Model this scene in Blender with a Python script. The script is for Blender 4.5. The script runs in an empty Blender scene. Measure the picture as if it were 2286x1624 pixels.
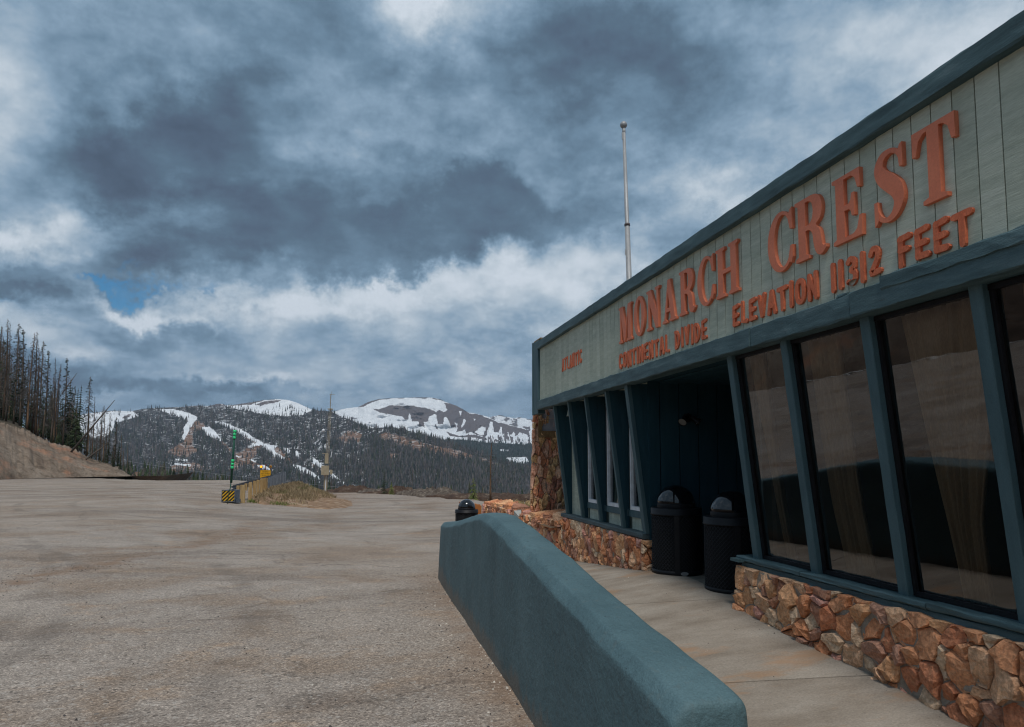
import bpy, bmesh, math, random
import numpy as np
from mathutils import Vector, Matrix
from mathutils.geometry import tessellate_polygon
R = math.radians
sc = bpy.context.scene
COL = sc.collection
random.seed(7)
# ---------------------------------------------------------------- camera
PITCH, YAW, FPX, HORIZ = R(4.4), R(12.362), 1524.0, 1030.0
EYE = Vector((0, 0, 1.6))
CY = HORIZ - FPX*math.tan(PITCH)
FW = Vector((math.sin(YAW)*math.cos(PITCH), math.cos(YAW)*math.cos(PITCH), math.sin(PITCH)))
RT = Vector((math.cos(YAW), -math.sin(YAW), 0)); UP = RT.cross(FW)
cam = bpy.data.cameras.new('camera'); cam_o = bpy.data.objects.new('camera', cam); COL.objects.link(cam_o)
cam_o.location = EYE; cam_o.rotation_euler = (R(90)+PITCH, 0, -YAW)
cam.sensor_width = 36; cam.lens = 24.0; cam.shift_y = 0.04407; cam.clip_start = 0.05; cam.clip_end = 60000
sc.camera = cam_o
sc.view_settings.view_transform = 'Standard'; sc.view_settings.look = 'None'
sc.view_settings.gamma = 1; sc.view_settings.use_curve_mapping = False
sc.view_settings.exposure = 0.0
sc.cycles.use_denoising = True; sc.cycles.filter_width = 1.15
sc.cycles.max_bounces = 6; sc.cycles.volume_bounces = 0; sc.cycles.transparent_max_bounces = 12
sc.cycles.sample_clamp_indirect = 4

def ray(u, v): return FW + RT*((u-1143)/FPX) - UP*((v-CY)/FPX)
def at(u, v, d): return EYE + ray(u, v)*d
# ---------------------------------------------------------------- sun
SUN_EL, SUN_AZ = 61, 190      # azimuth clockwise from +Y
sun = bpy.data.lights.new('sun', 'SUN'); sun.energy = 2.55; sun.angle = R(12); sun.color = (1.0, .955, .89)
sun_o = bpy.data.objects.new('sun', sun); COL.objects.link(sun_o)
sd = Vector((math.sin(R(SUN_AZ))*math.cos(R(SUN_EL)), math.cos(R(SUN_AZ))*math.cos(R(SUN_EL)), math.sin(R(SUN_EL))))
sun_o.rotation_euler = sd.to_track_quat('Z', 'Y').to_euler(); sun_o.location = (0, 0, 60)
# ---------------------------------------------------------------- node helper
class NT:
    def __init__(s, nt): s.nt = nt
    def n(s, t, **k):
        nd = s.nt.nodes.new(t)
        for a, b in k.items():
            if a.startswith('i_'):
                key = a[2:]; key = int(key) if key.isdigit() else key
                s.put(nd, key, b)
            else: setattr(nd, a, b)
        return nd
    def put(s, nd, key, b):
        sock = nd.inputs[key]
        if isinstance(b, bpy.types.NodeSocket): s.nt.links.new(b, sock)
        else: sock.default_value = b
    def m(s, op, a, b=0.0, c=0.0, clamp=False):
        nd = s.nt.nodes.new('ShaderNodeMath'); nd.operation = op; nd.use_clamp = clamp
        s.put(nd, 0, a); s.put(nd, 1, b); s.put(nd, 2, c); return nd.outputs[0]
    def vm(s, op, a, b=(0, 0, 0), out=0):
        nd = s.nt.nodes.new('ShaderNodeVectorMath'); nd.operation = op
        s.put(nd, 0, a)
        if op == 'SCALE': s.put(nd, 3, b)
        else: s.put(nd, 1, b)
        return nd.outputs[out]
    def mix(s, f, a, b, mode='MIX'):
        nd = s.nt.nodes.new('ShaderNodeMixRGB'); nd.blend_type = mode
        s.put(nd, 0, f); s.put(nd, 1, c4(a)); s.put(nd, 2, c4(b)); return nd.outputs[0]
    def noise(s, vec, scale, detail=4, rough=.55, dist=0.0, out=0):
        nd = s.nt.nodes.new('ShaderNodeTexNoise'); s.put(nd, 'Vector', vec)
        s.put(nd, 'Scale', scale); s.put(nd, 'Detail', detail); s.put(nd, 'Roughness', rough); s.put(nd, 'Distortion', dist)
        return nd.outputs[out]
    def ramp(s, f, stops, interp='LINEAR'):
        nd = s.nt.nodes.new('ShaderNodeValToRGB'); e = nd.color_ramp; e.interpolation = interp
        while len(e.elements) < len(stops): e.elements.new(0.5)
        for el, (p, c) in zip(e.elements, stops): el.position = p; el.color = c4(c)
        s.put(nd, 0, f); return nd.outputs[0]
    def sm(s, x, a, b):
        nd = s.nt.nodes.new('ShaderNodeMapRange'); nd.interpolation_type = 'SMOOTHSTEP'
        s.put(nd, 0, x); s.put(nd, 1, a); s.put(nd, 2, b); return nd.outputs[0]
def c4(c):
    if isinstance(c, bpy.types.NodeSocket): return c
    if isinstance(c, (int, float)): return (c, c, c, 1)
    return (c[0], c[1], c[2], 1) if len(c) == 3 else c
# ---------------------------------------------------------------- sky (world): sky texture behind broken cloud
w = bpy.data.worlds.new('World'); sc.world = w; w.use_nodes = True; w.cycles.sampling_method = 'MANUAL'; w.cycles.sample_map_resolution = 256
w.node_tree.nodes.clear(); T = NT(w.node_tree)
tc = T.n('ShaderNodeTexCoord'); D0 = tc.outputs['Generated']
sky = T.n('ShaderNodeTexSky'); sky.sky_type = 'NISHITA'; sky.sun_disc = False
sky.sun_elevation = R(SUN_EL); sky.sun_rotation = R(SUN_AZ); sky.altitude = 3400
Dn = T.vm('NORMALIZE', D0)
sep = T.n('ShaderNodeSeparateXYZ', i_0=Dn)
dz = T.m('MAXIMUM', sep.outputs[2], 0.0)
den = T.m('ADD', dz, 0.16)
q = T.n('ShaderNodeCombineXYZ', i_0=T.m('DIVIDE', sep.outputs[0], den), i_1=T.m('DIVIDE', sep.outputs[1], den), i_2=0.0).outputs[0]
# billow warp of the direction
wn = T.vm('SUBTRACT', T.noise(Dn, 3.0, 4, .5, 0, 1), (.5, .5, .5))
Dw = T.vm('ADD', Dn, T.vm('SCALE', wn, .17))
wn2 = T.vm('SUBTRACT', T.noise(Dn, 13.0, 7, .68, 0, 1), (.5, .5, .5))
Dw = T.vm('ADD', Dw, T.vm('SCALE', wn2, .12))
def blobs(lst):
    acc = None
    for (u, v, sx, sy, rot, amp) in lst:
        c = ray(u, v).normalized(); rx = RT.copy()
        ux = (rx - c*rx.dot(c)).normalized(); uy = ux.cross(c)*-1
        ca, sa = math.cos(R(rot)), math.sin(R(rot))
        ax = (ux*ca + uy*sa)*(FPX/sx); ay = (ux*-sa + uy*ca)*(FPX/sy); az_ = c*2.0
        dv = T.vm('SUBTRACT', Dw, tuple(c))
        k3 = T.n('ShaderNodeCombineXYZ', i_0=T.vm('DOT_PRODUCT', dv, tuple(ax), 1), i_1=T.vm('DOT_PRODUCT', dv, tuple(ay), 1), i_2=T.vm('DOT_PRODUCT', dv, tuple(az_), 1)).outputs[0]
        e = T.m('MULTIPLY', T.m('EXPONENT', T.m('MULTIPLY', T.vm('DOT_PRODUCT', k3, k3, 1), -1.0)), amp)
        acc = e if acc is None else T.m('ADD', acc, e)
    return acc
def plane_q(Dv):
    s_ = T.n('ShaderNodeSeparateXYZ', i_0=Dv); d_ = T.m('ADD', T.m('ABSOLUTE', s_.outputs[2]), .33)
    return T.n('ShaderNodeCombineXYZ', i_0=T.m('DIVIDE', s_.outputs[0], d_), i_1=T.m('DIVIDE', s_.outputs[1], d_), i_2=T.m('MULTIPLY', s_.outputs[2], 1.2)).outputs[0]
def billow(v, sc_, octs, rough):
    acc = None; amp = 1.0; tot = 0
    for o in range(octs):
        n_ = T.noise(T.vm('ADD', v, (o*3.7, o*1.9, o*5.1)), sc_*2.03**o, 1.5, .5)
        a_ = T.m('MULTIPLY', T.m('ABSOLUTE', T.m('MULTIPLY_ADD', n_, 2.0, -1.0)), amp); acc = a_ if acc is None else T.m('ADD', acc, a_); tot += amp; amp *= rough
    return T.m('MULTIPLY', acc, 1/tot)
def dens(Dv):
    q_ = plane_q(Dv)
    a = T.noise(q_, 1.7, 3, .5, .2); b = T.noise(q_, 3.4, 11, .66, 0); c = billow(q_, 3.3, 5, .56)
    return T.m('ADD', T.m('ADD', T.m('MULTIPLY', a, .55), T.m('MULTIPLY', b, .55)), T.m('MULTIPLY', c, -.75))
# cloud decks (display-pixel centre, radii, tilt, weight)
DARK = [(430, 310, 230, 110, -20, .75), (330, 370, 150, 50, 0, .35), (640, 460, 240, 80, -12, .75), (900, 520, 330, 62, -5, 1.7), (1130, 455, 170, 50, 18, 1.0),
        (1000, 350, 380, 110, 10, .42), (1330, 110, 300, 120, 0, .75), (1400, 320, 170, 70, 25, .62), (60, 640, 180, 26, 0, .8), (100, 590, 120, 14, 0, .2), (640, 715, 340, 36, 0, .34), (1080, 770, 240, 36, 0, .5), (560, 850, 330, 34, 0, .7), (150, 830, 200, 50, 0, .6), (330, 740, 150, 40, 0, .35), (-500, 300, 420, 220, 0, .6), (2700, 300, 420, 260, 0, .5), (1900, 230, 300, 80, 15, .3), (700, 60, 300, 80, 0, .15)]
LITE = [(950, 20, 60, 75, 10, 1.6), (1000, 60, 30, 40, 0, .5), (1580, 400, 230, 50, 27, 1.2), (1340, 545, 180, 60, 20, 1.1), (1160, 610, 260, 40, 0, 1.1), (2030, 50, 230, 80, 0, 1.0), (1750, 300, 150, 40, 25, .5),
        (110, 520, 190, 30, -8, 1.2), (385, 665, 110, 18, 18, 1.8), (480, 650, 140, 26, 0, .8), (100, 725, 140, 34, 0, 1.0), (30, 695, 90, 24, 0, .6), (700, 640, 260, 26, 0, .7), (300, 120, 200, 60, 0, .3), (600, 780, 380, 50, 0, .3), (840, 605, 140, 14, 0, .5), (130, 60, 240, 110, 0, .4), (300, 235, 70, 50, 0, .5), (760, 230, 100, 70, 60, .35), (1160, 680, 200, 60, 0, .8), (540, 822, 110, 12, 0, .8), (310, 872, 60, 12, 0, .7), (240, 770, 100, 20, 0, .6), (660, 855, 60, 26, 0, .5), (1150, 850, 90, 24, 0, .4), (1000, 800, 100, 14, 0, .4)]
dk = blobs(DARK); lt = blobs(LITE)
d0 = dens(Dn); d1 = dens(T.vm('ADD', Dn, (-.014, -.016, .045))); relief = T.m('SUBTRACT', d0, d1)
n3 = T.noise(Dn, 12, 9, .66, 0)
deck = T.sm(T.m('MULTIPLY_ADD', T.m('SUBTRACT', d0, .385), 1.0, dk), .30, 1.30)
t = T.m('MULTIPLY_ADD', deck, .40, .355)
t = T.m('MULTIPLY_ADD', lt, -.27, t)
t = T.m('MULTIPLY_ADD', T.m('SUBTRACT', d0, .385), 1.15, t)
lowc = T.m('SUBTRACT', 1.0, T.m('MULTIPLY', deck, .72))
t = T.m('MULTIPLY_ADD', T.m('MULTIPLY', relief, -1.25), lowc, t)
t = T.m('MULTIPLY_ADD', T.m('MULTIPLY', T.m('SUBTRACT', n3, .5), .55), T.m('MULTIPLY_ADD', lowc, .6, .4), t)
cl = T.ramp(t, [(0, (6.2, 6.9, 7.7)), (.12, (5.2, 6.0, 6.8)), (.26, (3.7, 4.7, 5.7)), (.42, (2.4, 3.5, 4.7)), (.58, (1.5, 2.42, 3.4)), (.74, (.98, 1.6, 2.3)), (.88, (.80, 1.2, 1.82)), (1, (.66, .98, 1.5))])
t = T.m('MULTIPLY_ADD', T.m('SUBTRACT', 1.0, T.sm(dz, .18, .40)), -.05, t) if False else t
low = T.m('SUBTRACT', 1.0, T.sm(dz, .03, .24))
cl = T.mix(T.m('MULTIPLY', low, .16), cl, (1.15, 2.25, 3.7))
hole = blobs([(325, 604, 66, 13, 5, 1.0), (415, 622, 50, 8, 0, .7), (250, 598, 36, 8, 0, .6), (330, 570, 50, 8, 0, .5), (10, 665, 70, 13, 0, .5), (20, 190, 40, 60, 0, .3), (780, 890, 90, 18, 0, .3)])
hole = T.sm(T.m('MULTIPLY_ADD', T.m('SUBTRACT', n3, .5), 1.6, hole), .25, 1.2)
skyc = T.mix(1.0, sky.outputs[0], (.30, .85, 1.0), 'MULTIPLY')
colr = T.mix(T.m('MULTIPLY', hole, .88), cl, skyc)
bg = T.n('ShaderNodeBackground', i_0=colr, i_1=0.1)
T.n('ShaderNodeOutputWorld', i_0=bg.outputs[0])
# ---------------------------------------------------------------- materials
MATS = {}
def mat(name, ramp, scale=3.0, rough=.85, bump=.3, bscale=40, stretch=(1, 1, 1), spec=.3, fine=.25, fscale=60, metal=0.0, rand=0.0, coat=0.0, bdist=.01, attr=None, detail=6, stain=None):
    """noise-driven paint / stone / soil; ramp = list of (pos, colour)"""
    if name in MATS: return MATS[name]
    m = bpy.data.materials.new(name); m.use_nodes = True; nt = m.node_tree; nt.nodes.clear(); t = NT(nt)
    geo = t.n('ShaderNodeNewGeometry'); P = t.vm('MULTIPLY', geo.outputs['Position'], stretch)
    oi = t.n('ShaderNodeObjectInfo'); P2 = t.vm('ADD', P, t.vm('SCALE', (13.1, 7.7, 3.3), oi.outputs['Random']))
    a = t.noise(P2, scale, detail, .6)
    if rand: a = t.m('MULTIPLY_ADD', t.m('SUBTRACT', oi.outputs['Random'], .5), rand, a)
    c = t.ramp(a, ramp)
    f = t.noise(P, fscale, 3, .7)
    c = t.mix(fine, c, t.mix(1.0, c, t.ramp(f, [(.3, (.35, .35, .35)), (.7, (1.75, 1.75, 1.75))]), 'MULTIPLY'))
    if stain:
        sn = t.noise(P, stain[1], 5, .65); c = t.mix(t.m('MULTIPLY', t.sm(sn, stain[2], stain[2]+.15), stain[3]), c, stain[0])
    if attr:
        at_ = t.n('ShaderNodeAttribute', attribute_name=attr); c = t.mix(1.0, c, at_.outputs['Color'], 'MULTIPLY')
    b = t.n('ShaderNodeBsdfPrincipled', i_0=c, i_Roughness=rough, i_Metallic=metal)
    b.inputs['Specular IOR Level'].default_value = spec
    b.inputs['Coat Weight'].default_value = coat
    if bump:
        bn = t.m('ADD', t.noise(P2, bscale, 5, .65), t.m('MULTIPLY', a, 1.0))
        bp = t.n('ShaderNodeBump', i_Strength=bump, i_Distance=bdist, i_Height=bn); t.put(b, 'Normal', bp.outputs[0])
    t.n('ShaderNodeOutputMaterial', i_0=b.outputs[0])
    MATS[name] = m; return m
def flat(name, col, rough=.6, metal=0.0, spec=.4, emit=None):
    if name in MATS: return MATS[name]
    m = bpy.data.materials.new(name); m.use_nodes = True; nt = m.node_tree; nt.nodes.clear(); t = NT(nt)
    geo = t.n('ShaderNodeNewGeometry'); a = t.noise(geo.outputs['Position'], 9, 5, .65)
    c = t.mix(1.0, c4(col), t.ramp(a, [(.25, .8), (.75, 1.15)]), 'MULTIPLY')
    b = t.n('ShaderNodeBsdfPrincipled', i_0=c, i_Roughness=rough, i_Metallic=metal); b.inputs['Specular IOR Level'].default_value = spec
    if emit: b.inputs['Emission Color'].default_value = c4(emit[0]); b.inputs['Emission Strength'].default_value = emit[1]
    t.n('ShaderNodeOutputMaterial', i_0=b.outputs[0]); MATS[name] = m; return m

TEAL = mat('teal_paint', [(.3, (.034, .068, .078)), (.55, (.062, .112, .125)), (.75, (.11, .165, .18))], scale=2.5, bump=.5, bscale=22, stretch=(8, 1, 8), rough=.6, spec=.35, fine=.35, fscale=70, stain=((.05, .05, .045), 6, .62, .55), bdist=.006)
TEALV = mat('teal_paint_post', [(.3, (.045, .088, .103)), (.6, (.062, .115, .132)), (.8, (.085, .145, .162))], scale=2.0, bump=.45, bscale=26, stretch=(6, 6, 1), rough=.6, spec=.35, fine=.3, fscale=90, stain=((.07, .07, .06), 9, .66, .5), bdist=.005)
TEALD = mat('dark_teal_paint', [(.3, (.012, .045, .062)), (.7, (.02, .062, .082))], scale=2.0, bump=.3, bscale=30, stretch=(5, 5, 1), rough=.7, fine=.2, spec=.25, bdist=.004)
BARR = mat('teal_stucco', [(.28, (.052, .096, .110)), (.5, (.068, .122, .138)), (.72, (.088, .152, .17))], scale=1.7, bump=.8, bscale=20, rough=.66, spec=.3, fine=.25, fscale=110, stain=((.045, .07, .076), 4, .6, .4), bdist=.014, detail=10)
_t = NT(BARR.node_tree); _b = [n for n in BARR.node_tree.nodes if n.type == 'BSDF_PRINCIPLED'][0]; _c = _b.inputs[0].links[0].from_socket
_P = _t.n('ShaderNodeNewGeometry').outputs['Position']; _s = _t.n('ShaderNodeSeparateXYZ', i_0=_P)
_v = _t.n('ShaderNodeTexVoronoi', i_Vector=_t.vm('ADD', _t.vm('MULTIPLY', _P, (1, .45, 1)), _t.vm('SCALE', _t.noise(_P, 6, 5, .6, 0, 1), .35)), i_Scale=5.5); _v.feature = 'DISTANCE_TO_EDGE'
_k = _t.m('MULTIPLY', _t.m('SUBTRACT', 1.0, _t.sm(_v.outputs[0], .004, .02)), _t.sm(_t.noise(_P, 2.2, 4, .6), .52, .60))
_c = _t.mix(_t.m('MULTIPLY', _k, .45), _c, (.018, .035, .042))
_c = _t.mix(_t.m('MULTIPLY', _t.sm(_t.noise(_P, 17, 4, .6), .70, .73), .75), _c, (.025, .04, .045))
_c = _t.mix(_t.m('MULTIPLY', _t.sm(_t.noise(_P, 9, 5, .7), .73, .745), .7), _c, (.30, .31, .29))
_d = _t.sm(_t.m('MULTIPLY_ADD', _t.m('SUBTRACT', _t.noise(_t.vm('MULTIPLY', _P, (1, 1, .5)), 7, 5, .7), .5), .45, _s.outputs[2]), .16, .02)
_c = _t.mix(_t.m('MULTIPLY', _d, .55), _c, (.17, .125, .09))
_c = _t.mix(_t.m('MULTIPLY', _t.sm(_t.noise(_t.vm('MULTIPLY', _P, (5, 5, .35)), 3.5, 5, .6), .56, .70), .35), _c, (.10, .13, .13)); _t.put(_b, 0, _c)
SAGE = mat('sage_paint', [(.3, (.36, .395, .325)), (.55, (.44, .475, .395)), (.75, (.50, .53, .45))], scale=1.4, bump=.55, bscale=9, stretch=(1, .7, 14), rough=.8, fine=.3, fscale=28, spec=.2, rand=.25, bdist=.004)
ORNG = mat('orange_sign_paint', [(.3, (.60, .165, .085)), (.7, (.70, .21, .11))], scale=6, bump=.25, bscale=90, rough=.55, fine=.12, spec=.35, bdist=.002)
ORNW = mat('orange_rough_wood', [(.3, (.52, .12, .055)), (.7, (.70, .19, .09))], scale=9, bump=.6, bscale=60, stretch=(1, 3, 1), rough=.7, fine=.3, spec=.3, bdist=.004)
MORT = mat('mortar', [(.3, (.22, .185, .15)), (.7, (.36, .32, .27))], scale=9, bump=.7, bscale=50, rough=.95, bdist=.01)
SLAB = mat('concrete', [(.25, (.165, .135, .105)), (.42, (.23, .193, .155)), (.58, (.285, .247, .205)), (.75, (.34, .302, .256))], scale=2.6, bump=.35, bscale=60, rough=.9, fine=.35, fscale=110, stretch=(.5, 1.3, 1), stain=((.33, .19, .10), 2.2, .53, .6), bdist=.004)
CONC = mat('grey_concrete', [(.3, (.26, .27, .255)), (.7, (.4, .4, .37))], scale=5, bump=.3, rough=.9, stain=((.3, .16, .08), 14, .6, .6), stretch=(1, 1, .3))
WOOD = mat('weathered_wood', [(.25, (.20, .125, .05)), (.5, (.33, .215, .095)), (.8, (.46, .33, .17))], scale=3, bump=.4, bscale=20, stretch=(6, 6, .8), rough=.85, fine=.3, rand=.35)
PLANKM = mat('frame_timber', [(.25, (.17, .10, .045)), (.5, (.27, .17, .08)), (.8, (.36, .25, .12))], scale=4, bump=.5, bscale=25, stretch=(2, 2, 2), rough=.85, fine=.4, fscale=30)
ORWD = mat('stained_timber', [(.3, (.33, .11, .03)), (.7, (.46, .17, .05))], scale=3, bump=.3, stretch=(3, 3, 1), rough=.7, rand=.3)
GALV = mat('galvanised_steel', [(.3, (.11, .125, .15)), (.7, (.2, .22, .25))], scale=4, bump=.1, rough=.55, metal=.35, rand=.3)
POLE = mat('pole_aluminium', [(.3, (.26, .265, .27)), (.7, (.36, .365, .37))], scale=4, bump=.1, rough=.5, metal=.25, stretch=(1, 1, .4))
BLACK = mat('black_plastic', [(.3, (.006, .006, .008)), (.7, (.012, .012, .014))], scale=6, bump=.05, rough=.5, spec=.25, fine=.1)
DOME = mat('gloss_black', [(.3, (.004, .004, .006)), (.7, (.007, .007, .009))], scale=5, bump=.04, bscale=8, rough=.12, spec=.55, fine=.05, coat=.3)
WHITE = flat('white_vinyl', (.74, .75, .78), .4)
DARKIN = flat('interior_dark', (.05, .042, .036), .9)
INFLOOR = flat('interior_floor', (.10, .075, .055), .7)
CURT = mat('curtain_cloth', [(.3, (.50, .43, .33)), (.7, (.62, .54, .42))], scale=4, bump=.1, rough=.9, stretch=(3, 3, .5))
CURG = mat('green_curtain_cloth', [(.3, (.24, .30, .22)), (.7, (.34, .4, .3))], scale=4, bump=.1, rough=.9)
ROOFM = mat('roof_felt', [(.3, (.06, .06, .06)), (.7, (.11, .1, .1))], scale=3, rough=.95)

def stone_mat(name, rmp, tint=.0):
    m = bpy.data.materials.new(name); m.use_nodes = True; nt = m.node_tree; nt.nodes.clear(); t = NT(nt)
    geo = t.n('ShaderNodeNewGeometry'); oi = t.n('ShaderNodeObjectInfo')
    P = t.vm('ADD', geo.outputs['Position'], t.vm('SCALE', (31., 17., 23.), oi.outputs['Random']))
    c = t.ramp(oi.outputs['Random'], rmp, 'CONSTANT')
    a = t.noise(P, 7, 6, .65); b_ = t.noise(P, 45, 4, .7); v = t.noise(P, 18, 5, .6, 1.2)
    c = t.mix(.75, c, t.mix(1.0, c, t.ramp(a, [(.3, (.68, .62, .58)), (.55, (1, 1, 1)), (.75, (1.4, 1.32, 1.2))]), 'MULTIPLY'))
    c = t.mix(t.m('MULTIPLY', t.sm(v, .55, .72), .4), c, (.42, .27, .15))
    c = t.mix(.45, c, t.mix(1.0, c, t.ramp(b_, [(.35, (.4, .38, .36)), (.65, (1.6, 1.55, 1.45))]), 'MULTIPLY'))
    b = t.n('ShaderNodeBsdfPrincipled', i_0=c, i_Roughness=.88); b.inputs['Specular IOR Level'].default_value = .25
    vf_ = t.n('ShaderNodeTexVoronoi', i_Vector=t.vm('ADD', P, t.vm('SCALE', t.noise(P, 12, 3, .5, 0, 1), .05)), i_Scale=17.0); vf_.distance = 'MANHATTAN'
    bn = t.m('ADD', t.m('MULTIPLY', t.noise(P, 42, 7, .75), 1.1), t.m('MULTIPLY', vf_.outputs[0], 1.3))
    bp = t.n('ShaderNodeBump', i_Strength=.85, i_Distance=.016, i_Height=bn); t.put(b, 'Normal', bp.outputs[0])
    t.n('ShaderNodeOutputMaterial', i_0=b.outputs[0]); return m
STONE = stone_mat('wall_stone', [(0, (0.688, 0.331, 0.180)), (.13, (0.589, 0.240, 0.132)), (.26, (0.719, 0.445, 0.283)), (.4, (0.654, 0.289, 0.149)), (.52, (0.491, 0.265, 0.188)), (.62, (0.753, 0.413, 0.226)), (.74, (0.606, 0.315, 0.255)), (.83, (0.704, 0.513, 0.358)), (.92, (0.442, 0.216, 0.142))])
STONEP = stone_mat('tower_stone', [(0, (0.780, 0.408, 0.279)), (.15, (0.780, 0.368, 0.219)), (.3, (0.780, 0.522, 0.379)), (.45, (0.780, 0.522, 0.279)), (.6, (0.703, 0.292, 0.191)), (.72, (0.780, 0.467, 0.339)), (.84, (0.596, 0.388, 0.240)), (.93, (0.469, 0.254, 0.200))])

# glass: tinted pane with fresnel reflection and slight waviness
def glass_mat(name, tint, boost=0.0, wav=.5):
    m = bpy.data.materials.new(name); m.use_nodes = True; nt = m.node_tree; nt.nodes.clear(); t = NT(nt)
    geo = t.n('ShaderNodeNewGeometry'); P = t.vm('MULTIPLY', geo.outputs['Position'], (1, .8, 3.0))
    bp = t.n('ShaderNodeBump', i_Strength=wav, i_Distance=.004, i_Height=t.noise(P, 2.2, 3, .5))
    tr = t.n('ShaderNodeBsdfTransparent', i_0=c4(tint)); gl = t.n('ShaderNodeBsdfGlossy', i_0=(.95, .96, 1, 1), i_Roughness=.015)
    t.put(gl, 'Normal', bp.outputs[0])
    fr = t.n('ShaderNodeFresnel', i_0=1.52); t.put(fr, 'Normal', bp.outputs[0])
    f = t.m('MULTIPLY_ADD', fr.outputs[0], 1.6, boost, clamp=True)
    mx = t.n('ShaderNodeMixShader', i_0=f, i_1=tr.outputs[0], i_2=gl.outputs[0])
    t.n('ShaderNodeOutputMaterial', i_0=mx.outputs[0]); return m
GLASS = glass_mat('tinted_glass', (.60, .54, .47), .05, .10)
GLASS2 = glass_mat('clear_glass', (.62, .64, .62), .02, .2)

# ---------------------------------------------------------------- mesh helpers
def tag(o, label=None, cat=None, group=None, kind=None):
    if label: o['label'] = label
    if cat: o['category'] = cat
    if group: o['group'] = group
    if kind: o['kind'] = kind
    return o
def link_mesh(name, me, parent=None):
    o = bpy.data.objects.new(name, me); COL.objects.link(o)
    if parent is not None: o.parent = parent
    return o
def empty(name, loc=(0, 0, 0), label=None, cat=None, group=None):
    o = bpy.data.objects.new(name, None); o.location = loc; COL.objects.link(o); o.empty_display_size = .1
    return tag(o, label, cat, group)
class MB:
    def __init__(s): s.v = []; s.f = []; s.col = None
    def add(s, vs, fs):
        n = len(s.v); s.v += [tuple(p) for p in vs]; s.f += [tuple(i+n for i in f) for f in fs]; return s
    def box(s, x0, x1, y0, y1, z0, z1):
        return s.hexa([(x0, y0, z0), (x1, y0, z0), (x1, y1, z0), (x0, y1, z0), (x0, y0, z1), (x1, y0, z1), (x1, y1, z1), (x0, y1, z1)])
    def hexa(s, p): return s.add(p, [(0, 3, 2, 1), (4, 5, 6, 7), (0, 1, 5, 4), (1, 2, 6, 5), (2, 3, 7, 6), (3, 0, 4, 7)])
    def bar(s, a, b, wx, wy, side=None, r0=1.0, r1=1.0):
        a = Vector(a); b = Vector(b); d = (b-a).normalized()
        sx = Vector(side) if side else (Vector((0, 0, 1)) if abs(d.z) < .9 else Vector((1, 0, 0)))
        sx = (sx - d*sx.dot(d)).normalized(); sy = d.cross(sx)
        p = [];
        for c, r in ((a, r0), (b, r1)):
            for i, j in ((-1, -1), (1, -1), (1, 1), (-1, 1)): p.append(c+sx*(i*wx/2*r)+sy*(j*wy/2*r))
        return s.hexa(p)
    def tube(s, pts, rad, n=8, caps=True):
        pts = [Vector(p) for p in pts]; rad = rad if isinstance(rad, (list, tuple)) else [rad]*len(pts)
        base = len(s.v)
        for k, p in enumerate(pts):
            d = (pts[min(k+1, len(pts)-1)]-pts[max(k-1, 0)]).normalized()
            sx = Vector((0, 0, 1)) if abs(d.z) < .9 else Vector((1, 0, 0)); sx = (sx-d*sx.dot(d)).normalized(); sy = d.cross(sx)
            for i in range(n):
                an = 2*math.pi*i/n; s.v.append(tuple(p+sx*(math.cos(an)*rad[k])+sy*(math.sin(an)*rad[k])))
        for k in range(len(pts)-1):
            for i in range(n):
                j = (i+1) % n; s.f.append((base+k*n+i, base+k*n+j, base+(k+1)*n+j, base+(k+1)*n+i))
        if caps: s.f.append(tuple(base+i for i in reversed(range(n)))); s.f.append(tuple(base+(len(pts)-1)*n+i for i in range(n)))
        return s
    def lathe(s, prof, n=32, c=(0, 0, 0), a0=0, a1=360):
        base = len(s.v); full = (a1-a0) >= 360; m = n if full else n+1
        for r, z in prof:
            for i in range(m):
                an = R(a0+(a1-a0)*i/n); s.v.append((c[0]+r*math.cos(an), c[1]+r*math.sin(an), c[2]+z))
        for k in range(len(prof)-1):
            for i in range(n):
                j = (i+1) % m if full else i+1
                s.f.append((base+k*m+i, base+k*m+j, base+(k+1)*m+j, base+(k+1)*m+i))
        return s
    def build(s, name, material, parent=None, smooth=False):
        me = bpy.data.meshes.new(name); me.from_pydata(s.v, [], s.f); me.materials.append(material)
        if smooth: me.polygons.foreach_set('use_smooth', [True]*len(me.polygons))
        me.update(); return link_mesh(name, me, parent)
def np_mesh(name, verts, faces, material, parent=None, smooth=False, attrs=None, colors=None):
    me = bpy.data.meshes.new(name); nv, nf = len(verts), len(faces); k = faces.shape[1]
    me.vertices.add(nv); me.vertices.foreach_set('co', np.asarray(verts, np.float32).ravel())
    me.loops.add(nf*k); me.loops.foreach_set('vertex_index', np.asarray(faces, np.int32).ravel())
    me.polygons.add(nf); me.polygons.foreach_set('loop_start', np.arange(0, nf*k, k, dtype=np.int32))
    me.polygons.foreach_set('loop_total', np.full(nf, k, np.int32))
    if smooth: me.polygons.foreach_set('use_smooth', np.ones(nf, bool))
    for an, av in (attrs or {}).items():
        a = me.attributes.new(an, 'FLOAT', 'POINT'); a.data.foreach_set('value', np.asarray(av, np.float32))
    if colors is not None:
        a = me.color_attributes.new('col', 'FLOAT_COLOR', 'POINT'); a.data.foreach_set('color', np.asarray(colors, np.float32).ravel())
    me.materials.append(material); me.update(calc_edges=True); me.validate()
    return link_mesh(name, me, parent)
def grid_faces(nu, nv):
    i = np.arange((nu-1)*(nv-1)); a = (i//(nu-1))*nu + i % (nu-1)
    return np.stack([a, a+1, a+nu+1, a+nu], 1)
rs = np.random.RandomState(5)
_T = rs.rand(256, 256).astype(np.float32)
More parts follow.
